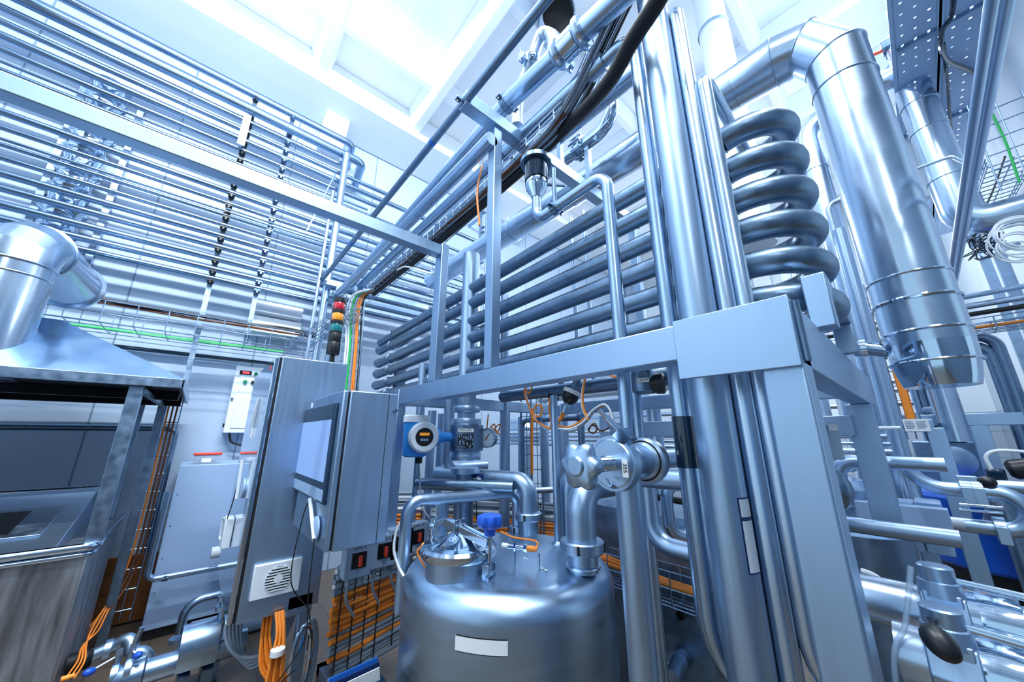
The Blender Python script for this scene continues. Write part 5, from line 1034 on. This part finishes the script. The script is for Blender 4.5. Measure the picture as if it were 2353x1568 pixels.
# wire ladders high on the right wall
for k, (a_, b_, lab) in enumerate((((2285, 232), (2365, 420), 'wire cable ladder high on the right wall, the near one'), ((2330, 360), (2265, 505), 'wire cable ladder high on the right wall, the far one'))):
    A = at(*a_, Y=-.72); Bq = at(*b_, Y=-.72) if k == 0 else at(*b_, Y=-.72)
    basket('cable_ladder', [A, Bq], .20, .05, Y1, Z1, .09, lab, rw=.004, nl=3)
    cable('green_cable', [A + Vector((0, .03, .02)), (A + Bq) / 2 + Vector((0, .02, .02)), Bq + Vector((0, .03, .02))], .006, 'green_cable' if k == 0 else 'black_cable', 'green cable on the near wire ladder high on the right wall' if k == 0 else 'dark cable on the far wire ladder high on the right wall')
a = at(2300, 560, X=4.2); solo('wall_bracket', G().bar(at(2225, 545, Y=-.6), at(2270, 590, Y=-.6), .07, .03).bar(at(2250, 590, Y=-.6), at(2330, 565, Y=-.6), .05, .03), 'galvanised', 'flat angled bracket carrying cables on the right wall', 'bracket')
g = G()
for k in range(10): g.torus(at(2342 + random.uniform(-6, 6), 555 + random.uniform(-25, 25), X=3.4), (1, .3 + random.uniform(-.3, .3), random.uniform(-.3, .3)), .09 + random.uniform(-.03, .02), .005, 24, 6)
solo('white_cable_coil', g, 'white_cable', 'coil of white cable hanging at the right edge', 'cable')['kind'] = 'stuff'
g = G()
for k in range(14): g.torus(at(2262 + random.uniform(-14, 14), 560 + random.uniform(-20, 20), X=3.9), (random.uniform(-1, 1), random.uniform(-1, 1), random.uniform(-1, 1)), random.uniform(.04, .09), .004, 14, 5)
o = solo('cable_tangle', g, 'dark_glass', 'tangle of dark cables beside the flat wall bracket', 'cable'); o['kind'] = 'stuff'
for k, (px, lab) in enumerate(((2300, 'slanting-looking upright strut on the right wall, nearer one'), (2265, 'slanting-looking upright strut on the right wall, farther one'))):
    q = at(px, 640, Y=-.78); solo('wall_strut', G().box((q.x, YR, .3), (q.x + .06, YR + .07, 4.2)), 'galvanised', lab, 'strut')
# level rails and cables further back
for k, (py, lab, m_, r) in enumerate(((668, 'upper level conduit behind the insulated duct at right', 'pipe_steel', .022), (692, 'middle level conduit behind the insulated duct at right', 'bright_pipe', .026), (712, 'black cable run behind the insulated duct at right', 'black_cable', .02), (745, 'orange cable run behind the insulated duct at right', 'orange_cable', .012))):
    q = at(2300, py, X=4.8); solo('level_conduit', G().cyl((4.8, 3.4, q.z), (4.8, -.8, q.z), r, seg=14), m_, lab, 'conduit')
basket('wire_tray', [(4.85, 3.4, at(2300, 755, X=4.8).z), (4.85, -.8, at(2300, 755, X=4.8).z)], .2, .1, X1, Z1, .16, 'wire tray running to the right wall behind the insulated duct', rw=.005)
for k, (py, xe, lab) in enumerate(((770, 2285, 'upper of two pipes bending down at the right wall'), (790, 2270, 'lower of two pipes bending down at the right wall'))):
    q = at(2240, py + 3, X=5.0); e = at(xe, py + 5, X=5.0); run('steel_pipe', [(5.0, q.y + .6, q.z), (5.0, e.y, q.z), (5.0, e.y, .3)], .04, 'dull_steel', lab, br=.12)
for k, px in enumerate((2160, 2178, 2195)): vseg('thin_pipe', px, 800, 1400, 13, 5.6, 'dull_steel' if k else 'pipe_steel', ['first', 'second', 'third'][k] + ' from the left of three slim upright pipes before the tiled back wall')
q = at(2185, 930, X=5.2); run('steel_pipe', [(5.2, q.y, 3.2), (5.2, q.y, q.z - .05), (5.4, q.y + .15, q.z - .05)], .05, 'dull_steel', 'upright pipe ending in a foot elbow before the tiled back wall', br=.1)
for k, (px, w_, X_, m_) in enumerate(((1895, 22, 4.5, 'white_enamel'), (1920, 16, 5.5, 'bright_pipe'), (1960, 20, 5.0, 'white_enamel'), (1992, 14, 4.6, 'bright_pipe'), (2012, 18, 5.8, 'white_enamel'), (2030, 24, 4.2, 'bright_pipe'))):
    vseg('background_pipe', px, 560 if k < 3 else 780, 1500, w_, X_, m_, ['leftmost pale', 'second pale', 'third pale', 'fourth pale', 'fifth pale', 'rightmost pale'][k] + ' upright pipe far behind the second frame post')
for k, py in enumerate((880, 900, 930)): q = at(2010, py, X=6.5); solo('background_rail', G().cyl((6.5, YW, q.z), (6.5, -.3, q.z), .035, seg=12), 'bright_pipe', ['upper', 'middle', 'lower'][k] + ' level pipe far back near the tiled back wall', 'pipe')
# ------------------------------------------------------------------ far portal frame with the white sign
PX = 3.6; za_, zb2 = at(2000, 967, X=PX).z, at(2000, 985, X=PX).z
pf = thing('portal_frame', (PX, 0, 0), 'far steel portal frame carrying a white notice plate at right', 'frame')
mk('beam', G().box((PX, -.05, zb2), (PX + .06, 1.6, za_ - .0)), 'frame_steel', pf, .004)
pst = at(2165, 1030, X=PX); mk('post', G().box((PX, pst.y - .035, 0), (PX + .07, pst.y + .045, zb2)), 'frame_steel', pf, .004)
mk('beam', G().box((PX + .9, -.5, at(2250, 978, X=PX + .9).z), (PX + .96, .1, at(2250, 978, X=PX + .9).z + .09)), 'frame_steel', pf, .004)
pst2 = at(2262, 1010, X=PX + .9); mk('post', G().box((PX + .9, pst2.y - .04, 0), (PX + .97, pst2.y + .05, at(2250, 978, X=PX + .9).z)), 'frame_steel', pf, .004)
mk('beam', G().box((PX + .06, -.02, zb2), (PX + .9, .05, za_)), 'frame_steel', pf, .004); mk('post', G().box((PX, 1.53, 0), (PX + .07, 1.6, zb2)), 'frame_steel', pf, .004)
s0_, s1_ = at(2073, 964, X=PX - .01), at(2140, 990, X=PX - .01)
sgn = mk('notice_plate', G().box((PX - .012, s1_.y, s1_.z - .005), (PX - .002, s0_.y, s0_.z + .0)), 'white_label', pf, 0, 'white notice plate with small print')
gt = G(); W_ = s0_.y - s1_.y; Hh = s0_.z - s1_.z
for c_ in (0, 1):
    for j in range(5): gt.box((PX - .0128, s1_.y + W_ * (.95 - .46 * c_ - .40 * random.uniform(.75, 1)), s0_.z - Hh * (.22 + .14 * j) - .003), (PX - .012, s1_.y + W_ * (.95 - .46 * c_), s0_.z - Hh * (.22 + .14 * j) + .003))
mk('print_lines', gt, 'grey_cable', sgn)['kind'] = 'stuff'
# pipework at right
X = 3.15; v = at(2060, 1000, X=X); zl = at(2150, 1122, X=X).z; yr = at(2300, 1128, X=X).y; zl2 = at(2200, 1205, X=X).z
lo = thing('loop_pipe', (X, v.y, zl2), 'bright steel pipe that drops, turns and loops back at the right edge', 'pipe')
pts = bend([(X, v.y, 3.0), (X, v.y, zl), (X, yr - .06, zl), (X, yr - .06, zl2), (X, at(2110, 1195, X=X).y, zl2)], [.14, (zl - zl2) / 2.01, (zl - zl2) / 2.01], 10)
mk('tube', G().tube(pts, wid(v, 13.5), 28), 'satin_steel', lo)
for px, z_ in ((2222, zl), (2248, zl), (2272, zl2)):
    y_ = at(px, 1130, X=X).y; mk('clamp', G().lathe((X, y_ - .02, z_), Y1, [(0, .045), (0, .058), (.04, .058), (.04, .045)], 28).box((X - .075, y_ - .02, z_ - .06), (X - .055, y_ + .02, z_ + .02)), 'pipe_steel', lo, .002)
lv = at(2225, 1103, X=X); lh = thing('twin_rod_lever', lv, 'twin-rod valve lever with a black knob above the loop pipe', 'lever')
mk('mount', G().box(lv + Vector((-.03, -.03, -.05)), lv + Vector((.03, .04, .02))), 'satin_steel', lh, .004)
kn_ = at(2268, 1108, X=X - .02)
mks('rod', [G().cyl(lv + Z1 * .01, kn_ + Z1 * .012, .007), G().cyl(lv - Z1 * .02, kn_ - Z1 * .01, .007)], 'polished_steel', lh); mk('knob', G().ball(kn_, .028, (kn_ - lv), 1.2), 'black_plastic', lh)
for k, py in enumerate((1160, 1172)): a, b = at(2205, py, X=X + .1), at(2305, py + 8, X=X + .1); mk('guide_rod', G().cyl(a, b, .008), 'polished_steel', lo)
x2 = 3.35; a = at(2300, 1118, X=x2); run('steel_pipe', [(x2 + .4, a.y + .06, a.z - .25), (x2, a.y + .04, a.z - .1), (x2, a.y + .04, a.z), (x2, a.y - .3, a.z)], .032, 'satin_steel', 'smaller steel pipe turning right behind the loop pipe', br=.09)
dxc = at(2300, 1240, X=4.5); dr_ = .36; dzt = at(2290, 1150, X=4.2).z
drm = thing('blue_drum', (4.55, dxc.y, 0), 'big blue plastic drum standing at the right edge', 'drum')
dzb = at(2290, 1325, X=4.2).z
mk('shell', G().lathe((4.55, dxc.y, dzb), Z1, [(0, dr_ * .96), (.02, dr_), (dzt - dzb - .12, dr_), (dzt - dzb - .10, dr_ + .012), (dzt - dzb - .02, dr_ + .012), (dzt - dzb, dr_ * .97), (dzt - dzb, .01)], 48), 'deep_blue', drm)
mk('stand', G().lathe((4.55, dxc.y, 0), Z1, [(0, dr_ * .8), (dzb, dr_ * .9)], 40), 'black_rubber', drm, label='black stand')
hp = at(2330, 1060, X=4.0); pm_ = thing('hose_pump', hp, 'black pump head with a curved white hose at the right edge', 'pump')
mk('body', G().lathe(hp + Vector((0, -.1, -.03)), (0, 1, -.2), [(0, .04), (.02, .06), (.12, .06), (.14, .04)], 28), 'black_plastic', pm_); mk('clamp_body', G().box(hp + Vector((-.04, .05, -.14)), hp + Vector((.04, .13, -.05))), 'dark_glass', pm_, .01)
mk('hose', G().tube(spline([hp + Vector((0, .10, -.05)), hp + Vector((0, .105, .02)), hp + Vector((0, .06, .06)), hp + Vector((0, -.04, .06)), hp + Vector((0, -.2, .03))]), .011, 12), 'white_cable', pm_, label='white hose')
mk('pedestal', G().cyl((hp.x, hp.y + .1, 0), (hp.x, hp.y + .1, hp.z - .1), .04), 'dull_steel', pm_)
mc_ = at(2195, 1060, X=4.9); mch = thing('round_machine', mc_, 'dark machine with a round cover behind the portal post', 'machine')
mk('housing', G().box((4.9, mc_.y - .18, 0), (5.3, mc_.y + .22, mc_.z + .16)), 'dull_steel', mch, .01); mk('round_cover', G().lathe((4.9, mc_.y, mc_.z), -X1, [(0, .12), (.03, .12), (.04, .09), (.05, .01)], 36), 'satin_steel', mch); mk('fittings', G().box((4.86, mc_.y - .1, mc_.z + .16), (5.1, mc_.y + .12, mc_.z + .3)).cyl((4.95, mc_.y, mc_.z + .3), (4.95, mc_.y, mc_.z + .42), .05), 'dark_glass', mch, .01)
fp, q, r = vseg('clad_pipe', 2150, 700, 1015, 44, 4.4, 'lagging_metal', 'fat clad pipe coming down below the insulated duct')
q = at(2075, 900, X=4.4); basket('cable_ladder', [(4.4, q.y, at(2060, 850, X=4.4).z + .8), (4.4, q.y, at(2100, 1010, X=4.4).z)], .10, .03, Y1, -X1, .12, 'narrow upright cable ladder behind the portal frame', rw=.005, nl=3); cable('orange_cable', [(4.38, q.y + .0, at(2060, 850, X=4.4).z + .7), (4.375, q.y, q.z), (4.38, q.y, at(2100, 990, X=4.4).z)], .028, 'orange_cable', 'thick orange cable bundle on the ladder behind the portal frame')
# tall box, pipes and tank glimpsed between the two posts
bq = at(1915, 1018, X=2.05); ab = thing('actuator_box', (2.05, bq.y, bq.z), 'grey rounded actuator box with an orange cable on top beside the corner post', 'box')
mk('case', G().lathe((2.1, .315, at(1915, 1057, X=2.05).z), Z1, [(0, .065), (.005, .07), (.14, .07), (.155, .06), (.156, .001)], 32), 'box_grey', ab); q = at(1940, 982, X=2.05); mk('tag', G().obox(Vector((2.058, .256, q.z)), (.016, -.012, 0), Z1 * .014, (-.0006, -.0008, 0)), 'white_label', ab)
mk('cable', G().tube(spline([(2.1, .30, at(1915, 985, X=2.05).z), (2.08, .30, at(1910, 968, X=2.05).z), (2.12, .36, at(1900, 958, X=2.05).z + .02)]), .008, 8), 'orange_cable', ab); mk('spindle', G().cyl((2.1, .315, .0), (2.1, .315, at(1915, 1057, X=2.05).z), .03), 'pipe_steel', ab)
mk('valve_bulb', G().ball((2.1, .305, at(1945, 1130, X=2.05).z), .065, Z1, 1.3), 'dull_steel', ab)
for k, (py, w_, X_, m_) in enumerate(((985, 8, 3.0, 'white_enamel'), (1003, 10, 3.4, 'bright_pipe'), (1020, 8, 3.2, 'pipe_steel'), (1038, 14, 3.3, 'bright_pipe'))):
    q = at(1985, py, X=X_); solo('level_pipe', G().cyl((X_, YW, q.z), (X_, q.y - .15, q.z), wid(q, w_ / 2), seg=18), m_, ['topmost', 'second', 'third', 'lowest'][k] + ' of the thin level pipes seen between the two frame posts', 'pipe')
q = at(1985, 1062, X=2.9); run('steel_pipe', [(2.9, q.y - .3, q.z), (2.9, q.y + .12, q.z), (2.9, q.y + .12, q.z - .25)], .036, 'satin_steel', 'steel elbow above the small tank seen between the frame posts', br=.08)
q = at(1990, 1150, X=3.0); sv = thing('small_vessel', (3.1, q.y + .12, 0), 'small upright steel vessel seen between the two frame posts', 'tank'); mk('shell', G().lathe((3.1, q.y + .12, .5), Z1, [(0, .1), (.03, .16), (q.z - .45, .16), (q.z - .40, .12), (q.z - .38, .05), (q.z - .30, .05)], 40), 'satin_steel', sv); mk('handwheel', G().torus((3.1, q.y + .12, q.z + .16), Z1, .09, .012, 28, 8), 'bright_pipe', sv); mk('leg', G().cyl((3.1, q.y + .12, 0), (3.1, q.y + .12, .52), .06), 'dull_steel', sv)
q = at(2000, 1290, X=2.3); solo('grey_vessel', G().lathe((2.55, q.y + .05, .05), Z1, [(0, .1), (.02, .19), (at(2000, 1235, X=2.4).z - .05, .19), (at(2000, 1235, X=2.4).z - .02, .14)], 40), 'dull_steel', 'dark grey upright vessel low between the frame posts', 'tank')
q0_, q1_ = at(1958, 1150, X=2.75), at(2085, 1185, X=2.75); solo('box_beam', G().box((2.9, -.0, q0_.z - .12), (2.98, .75, q0_.z - .02)), 'grey_enamel', 'grey box beam low behind the second frame post', 'beam', None, .004)
q = at(2118, 1205, X=3.0); dbx = thing('terminal_box', (3.05, q.y, q.z), 'pale split terminal box behind the second frame post', 'box'); mk('case', G().box((3.0, q.y + .012, q.z - .14), (3.2, q.y + .09, q.z + .1)), 'grey_enamel', dbx, .006); mk('case', G().box((3.0, q.y - .09, q.z - .14), (3.2, q.y + .008, q.z + .11)), 'grey_enamel', dbx, .006); mk('connector', G().cyl((3.05, q.y - .09, q.z + .02), (3.05, q.y - .15, q.z + .02), .025), 'white_enamel', dbx); mk('mast', G().box((3.06, q.y - .03, 0), (3.12, q.y + .03, q.z - .14)), 'frame_steel', dbx)
a, b = at(1962, 1207, X=2.2), at(2205, 1228, X=2.2); solo('steel_tube', G().cyl((2.2, a.y + .3, a.z), (2.2, b.y, a.z), wid(b, 19), seg=28), 'satin_steel', 'thick short steel tube with an open end crossing behind the second post', 'pipe')
cable('white_cable', [at(1978, 1312, X=1.7), at(2005, 1322, X=1.7), at(2030, 1340, X=1.7), at(2050, 1362, X=1.7)], .009, 'white_cable', 'white cable with a black tie just right of the corner post')
for k in range(3): cable('orange_cable', [at(1985, 1330 + 4 * k, X=1.75), at(2010, 1338 + 4 * k, X=1.75), at(2035, 1352 + 4 * k, X=1.75)], .007, 'orange_cable', 'orange cable under the white one, right of the corner post', 'orange cables right of the corner post')
# near valve pair in the lower right corner
X = 1.4
for k, (py, lab) in enumerate(((1400, 'upper of two thick bright pipes with valves in the lower right corner'), (1500, 'lower of two thick bright pipes with valves in the lower right corner'))):
    q = at(2110, py, X=X); z = q.z; r = .053; yE = -.55
    if k: X = 1.22; z = at(2110, 1508, X=X).z; q = Vector((X, q.y, z))
    bp_ = thing('valve_pipe', (X, q.y, z), lab, 'pipe', 'valve pipes in the lower right corner')
    mk('tube', G().tube(bend([(X, .27, .02), (X, .27, z), (X, yE, z)], .08) if k == 0 else [(X, .13, z), (X, yE, z)], r, 40), 'bright_pipe', bp_)
    mk('union', G().lathe((X, at(2260, py + 35, X=X).y, z), Y1, [(0, r), (0, r + .012), (.028, r + .012), (.028, r)], 40), 'polished_steel', bp_)
    mk('ribbed_clamp', G().lathe((X, at(2310, py + 45, X=X).y, z), Y1, [(-.03, r), (-.03, r + .012), (-.01, r + .014), (.01, r + .014), (.03, r + .012), (.03, r)], 40), 'polished_steel', bp_)
    yv_ = at(2178 + 14 * k, py + 10, X=X).y
    mk('valve_block', G().lathe((X, yv_ - .035, z), Y1, [(0, r), (0, r + .022), (.07, r + .022), (.07, r)], 8).box((X - .06, yv_ - .03, z - .02), (X + .02, yv_ + .03, z + .06)), 'satin_steel', bp_, .003)
    mk('stem_cap', G().lathe((X - .03, yv_, z + .05), Z1, [(0, .038), (.03, .034), (.032, .030), (.06, .030), (.063, .026), (.064, .001)], 32), 'satin_steel', bp_)
    if k: q2 = Vector((X - .03, yv_, z + .10)); 
    mk('lever_rod', G().cyl((X - .03, yv_ - .02, z + .085), (X - .05, yv_ - .40, z + .07), .008), 'polished_steel', bp_)
q = at(2160, 1478, X=1.06); solo('hand_lever', G().cyl(q + Vector((.12, .012, .0)), q, .006).ball(q, .022, (.35, .45, .55), 1.3), 'black_plastic', 'black egg-shaped lever knob between the two thick bright pipes', 'knob')
q = at(2093, 1302, X=1.22); e = at(2058, 1568, X=1.15); solo('clear_tube', G().tube(spline([q, q.lerp(e, .5) + Vector((0, -.003, 0)), e, e + Vector((-.02, .01, -.4))]), .0048, 10), 'clear_tube', 'milky flexible tube standing before the thick bright pipes', 'tube')
q = at(2050, 1432, X=1.42); solo('signal_led', G().cyl(q, q + Vector((-.02, -.02, 0)), .008, seg=12).box(q + Vector((0, -.004, -.02)), q + Vector((.02, .004, .02))), 'orange_lens', 'small orange indicator lens between the thick bright pipes', 'lens')
# ------------------------------------------------------------------ floor pipework and cables at lower left
pz = .33; py_ = 3.45
a, b = at(360, 1530, Y=py_), at(560, 1500, Y=py_)
pu = thing('pump', (.25, py_, 0), 'shiny horizontal pump with a bent sheet cover below the control cabinet', 'pump')
xm0, xm1 = at(265, 1550, Y=py_).x, at(560, 1500, Y=py_).x
mk('barrel', G().lathe((xm0, py_, .20), X1, [(0, .03), (.0, .07), (.05, .085), (.12, .085), (.13, .065), (xm1 - xm0 - .05, .065), (xm1 - xm0 - .04, .08), (xm1 - xm0, .08), (xm1 - xm0, .02)], 36), 'pipe_steel', pu)
qc = at(450, 1500, Y=py_ - .08)
g = G(); vs = []; cx0, cx1 = at(405, 1520, Y=py_).x, at(498, 1480, Y=py_).x
for k in range(13): q = math.radians(-40 + 25 * k * .9); vs += [(cx0, py_ - math.cos(q) * .12, .26 + math.sin(q) * .14), (cx1, py_ - math.cos(q) * .12, .26 + math.sin(q) * .14)]
mk('bent_cover', G().add(vs, [(2 * k, 2 * k + 1, 2 * k + 3, 2 * k + 2) for k in range(12)]), 'pipe_steel', pu, label='bent sheet metal cover')
mk('foot', G().box((cx0 + .02, py_ - .1, 0), (cx0 + .08, py_ + .1, .14)), 'dull_steel', pu); mk('foot', G().box((cx1 - .06, py_ - .1, 0), (cx1, py_ + .1, .14)), 'dull_steel', pu)
q = at(507, 1440, Y=py_); sp_ = thing('screwed_riser', (q.x, py_, .25), 'upright pipe with stacked screwed unions on the pump outlet', 'pipe')
mk('tube', G().cyl((q.x, py_, .22), (q.x, py_, .95), .028, seg=20), 'pipe_steel', sp_)
for z in (.36, .44, .50, .60): mk('union_nut', G().lathe((q.x, py_, z), Z1, [(0, .03), (0, .05), (.028, .05), (.028, .03)], 24), 'satin_steel', sp_)
a = at(440, 1390, Y=3.9); run('steel_pipe', [(.75, 3.9, at(500, 1368, Y=3.9).z), (at(425, 1400, Y=3.9).x, 3.9, at(500, 1368, Y=3.9).z), (at(425, 1400, Y=3.9).x, 3.9, .2)], .028, 'pipe_steel', 'bent steel pipe coming down before the grey floor cabinet', br=.10)
q = at(412, 1472, Y=3.9); solo('pipe_flange', G().lathe((at(425, 1400, Y=3.9).x, 3.9, at(412, 1475, Y=3.9).z), Z1, [(0, .029), (0, .055), (.03, .055), (.03, .029)], 24), 'satin_steel', 'round ferrule on the bent pipe before the grey floor cabinet', 'flange')
q = at(480, 1450, Y=4.1); solo('motor_drum', G().lathe((q.x - .12, 4.1, q.z), X1, [(0, .02), (0, .09), (.5, .09), (.5, .02)], 32), 'grey_enamel', 'pale lying drum between pump and grey floor cabinet', 'motor')
# S pipe with clamped blue-handled valves
x0_ = at(250, 1545, Y=3.5).x
run('steel_pipe', [(at(190, 1540, Y=3.62).x, 3.62, .30), (at(260, 1510, Y=3.62).x, 3.62, .33), (at(290, 1500, Y=3.62).x, 3.60, .36), (at(300, 1520, Y=3.55).x, 3.55, .28)], .036, 'satin_steel', 'curved steel pipe behind the blue-handled valves', br=.08)
run('steel_pipe', [(at(300, 1525, Y=3.5).x, 3.5, .30), (at(330, 1520, Y=3.5).x, 3.5, .30), (at(340, 1550, Y=3.5).x, 3.48, .20), (xm0 + .02, py_, .20)], .032, 'satin_steel', 'S-bent steel pipe feeding the pump', br=.06)
solo('pipe_clamp_band', G().lathe((at(232, 1525, Y=3.62).x, 3.62, .315), X1, [(0, .037), (0, .055), (.03, .055), (.03, .037)], 24), 'satin_steel', 'clamp band on the curved pipe behind the blue-handled valves', 'clamp')
for k, (pc0, ph, lab) in enumerate((((268, 1525), (205, 1545), 'butterfly valve with a thin rod and blue egg handle, the left one'), ((300, 1512), (302, 1518), 'butterfly valve with an upright stem and blue handle, the right one'))):
    c = at(*pc0, Y=3.45 - .02 * k); bv = thing('butterfly_valve', c, lab, 'valve')
    mk('disc_body', G().lathe(c - Vector((.015, 0, .06)), X1, [(0, .03), (0, .06), (.03, .06), (.03, .03)], 28), 'satin_steel', bv); mk('stem', G().cyl(c - Z1 * .02, c + Z1 * .05, .016).box(c + Vector((-.014, -.014, .04)), c + Vector((.014, .014, .07))), 'satin_steel', bv)
    h = at(*ph, Y=3.40); 
    if k: h = c + Vector((.03, -.05, .02)); mk('stem_tube', G().cyl(c + Z1 * .05, c + Vector((.02, 0, .15)), .014), 'pipe_steel', bv)
    mk('rod', G().cyl(c + Z1 * .04, h, .005), 'white_enamel', bv); mk('handle', G().ball(h, .020, (h - c), 1.4), 'blue_plastic', bv, label='blue handle')
q = at(150, 1560, Y=3.45); solo('black_fitting', G().lathe((at(180, 1535, Y=3.6).x - .05, 3.6, .30), X1, [(0, .02), (.0, .05), (.08, .05), (.1, .035)], 24), 'black_rubber', 'black rubber sleeve on the curved floor pipe', 'sleeve')
for k in range(3): cable('orange_cable', [at(250 - 6 * k, 1400, Y=3.9), at(225 - 8 * k, 1450, Y=3.7), at(190 + 4 * k, 1485, Y=3.55), at(178 + 8 * k, 1520, Y=3.45), at(150 + 10 * k, 1560, Y=3.4)], .0045, 'orange_cable', 'orange cable straggling down to the floor pipes at lower left', 'orange cables at the floor pipes')
q = at(165, 1558, Y=3.35); solo('sensor_plug', G().cyl(at(140, 1562, Y=3.35), at(160, 1556, Y=3.35), .012).cyl(at(160, 1556, Y=3.35), at(172, 1552, Y=3.35), .010), 'orange_lens', 'orange lit sensor plug at the lower left edge', 'plug')
# cable drops under the control cabinet
for k in range(7):
    dx = .008 * k; a = at(606 + 3 * k, 1428, Y=2.62); cable('orange_cable', [(a.x + .0, 2.64 + .012 * (k % 3), cz0 + .02), (a.x + .004, 2.63 + .012 * (k % 3), .52), (a.x + .015 + dx * .6, 2.60 + .012 * (k % 3), .40), (a.x + .07 + dx, 2.58 + .01 * (k % 3), .30), (a.x + .11 + dx, 2.6, .10)], .0065, 'orange_cable', 'orange cable hanging in the left bundle below the control cabinet', 'orange cables of the left hanging bundle')
for k in range(8):
    a = at(630 + 2.5 * k, 1450, Y=2.5); cable('orange_cable', [(a.x + .01, 2.58, cz0 + .02), (a.x + .02, 2.52 + .01 * (k % 3), .56), (a.x + .0 + .004 * k, 2.48 + .01 * (k % 3), .45), (a.x - .01 + .006 * k, 2.46 + .01 * (k % 3), .30), (a.x + .01 + .005 * k, 2.48, .05)], .0065, 'orange_cable', 'orange cable hanging in the right bundle below the control cabinet', 'orange cables of the right hanging bundle')
q = at(645, 1459, Y=2.46); solo('bundle_tie', G().lathe((q.x - .0, 2.475, .49), Z1, [(0, .028), (0, .034), (.025, .034), (.025, .028)], 16), 'white_label', 'pale tie sleeve around the right orange cable bundle', 'cable tie')
for k in range(5):
    a = at(530 + 8 * k, 1425, Y=2.9); cable('grey_cable', [(a.x, 2.9, cz0 + .02), (a.x - .02, 2.85, .52), (a.x + .04, 2.78, .42 - .02 * k), (a.x + .16, 2.74, .40), (a.x + .24, 2.8, .5), (a.x + .26, 2.85, cz0 + .02)], .009, 'grey_cable', 'grey cable looping under the control cabinet', 'grey cable loops under the cabinet')
for k in range(5):
    c = at(690 + 3 * k, 1520, Y=2.3 + .03 * k); g = G()
    ax = Vector((.35 + .06 * k, -.9, .1)).normalized(); a_, u_, v_ = frame_of(ax)
    pts = [c + u_ * math.cos(q) * (.05 + .006 * k) + Vector((0, 0, 1)) * math.sin(q) * (.15 + .01 * k) for q in [2 * math.pi * j / 32 for j in range(32)]]
    solo('steel_hose_loop', g.tube(pts, .0065 if k else .010, 8, close=True), 'polished_steel' if k < 2 else 'grey_cable', ['shiny thick cable loop hanging under the cabinet, outermost', 'shiny thin cable loop hanging under the cabinet, second', 'grey cable loop under the cabinet, third from outside', 'grey cable loop under the cabinet, fourth from outside', 'grey cable loop under the cabinet, innermost'][k], 'cable')
q = at(730, 1503, Y=2.58); solo('earth_lug', G().cyl((.66, 2.62, .47), (.66, 2.60, .47), .012, seg=6).cyl((.66, 2.605, .46), (.655, 2.60, .41), .007), 'blue_paint', 'blue earth lug bolted to the cabinet stand post', 'lug')
# papers in a tray at the bottom
tq_ = at(830, 1560, Y=1.75); tr_ = thing('document_tray', (tq_.x, tq_.y, tq_.z), 'dark document holder at the bottom edge beside the tank', 'tray')
fx, fy_, fz0 = tq_.x, tq_.y, tq_.z
mk('pocket', G().box((fx - .12, fy_ - .02, fz0 - .22), (fx + .10, fy_ + .10, fz0 - .03)), 'dark_glass', tr_, .004); mk('support', G().box((fx - .02, fy_ + .10, fz0 - .20), (fx + .02, 2.3, fz0 - .16)).box((fx - .02, 2.26, 0), (fx + .02, 2.3, fz0 - .16)), 'dull_steel', tr_)
for k, m_ in enumerate(('white_label', 'dark_blue_label', 'white_label', 'blue_band', 'white_label')):
    solo('folder', G().obox((fx - .01 + .004 * k, fy_ + .0 + .018 * k, fz0 - .08 + .012 * (k % 2)), Vector((.10, .0, .004)), Vector((0, .002, 0)), Vector((-.02, -.01, .095))), m_, ['front white sheet standing in the dark document holder', 'dark blue folder standing in the document holder', 'white sheet in the document holder between the two blue folders', 'bright blue folder standing in the document holder', 'rear white sheet standing in the dark document holder'][k], 'folder' if 'label' not in m_ or 'blue' in m_ else 'paper')
run('steel_pipe', [(at(770, 1350, Y=2.6).x, 2.6, .72), (at(820, 1335, Y=2.6).x + .2, 2.6, .72), (at(820, 1335, Y=2.6).x + .2, 2.9, .5)], .05, 'dull_steel', 'fat dark pipe below the isolator boxes', br=.1)
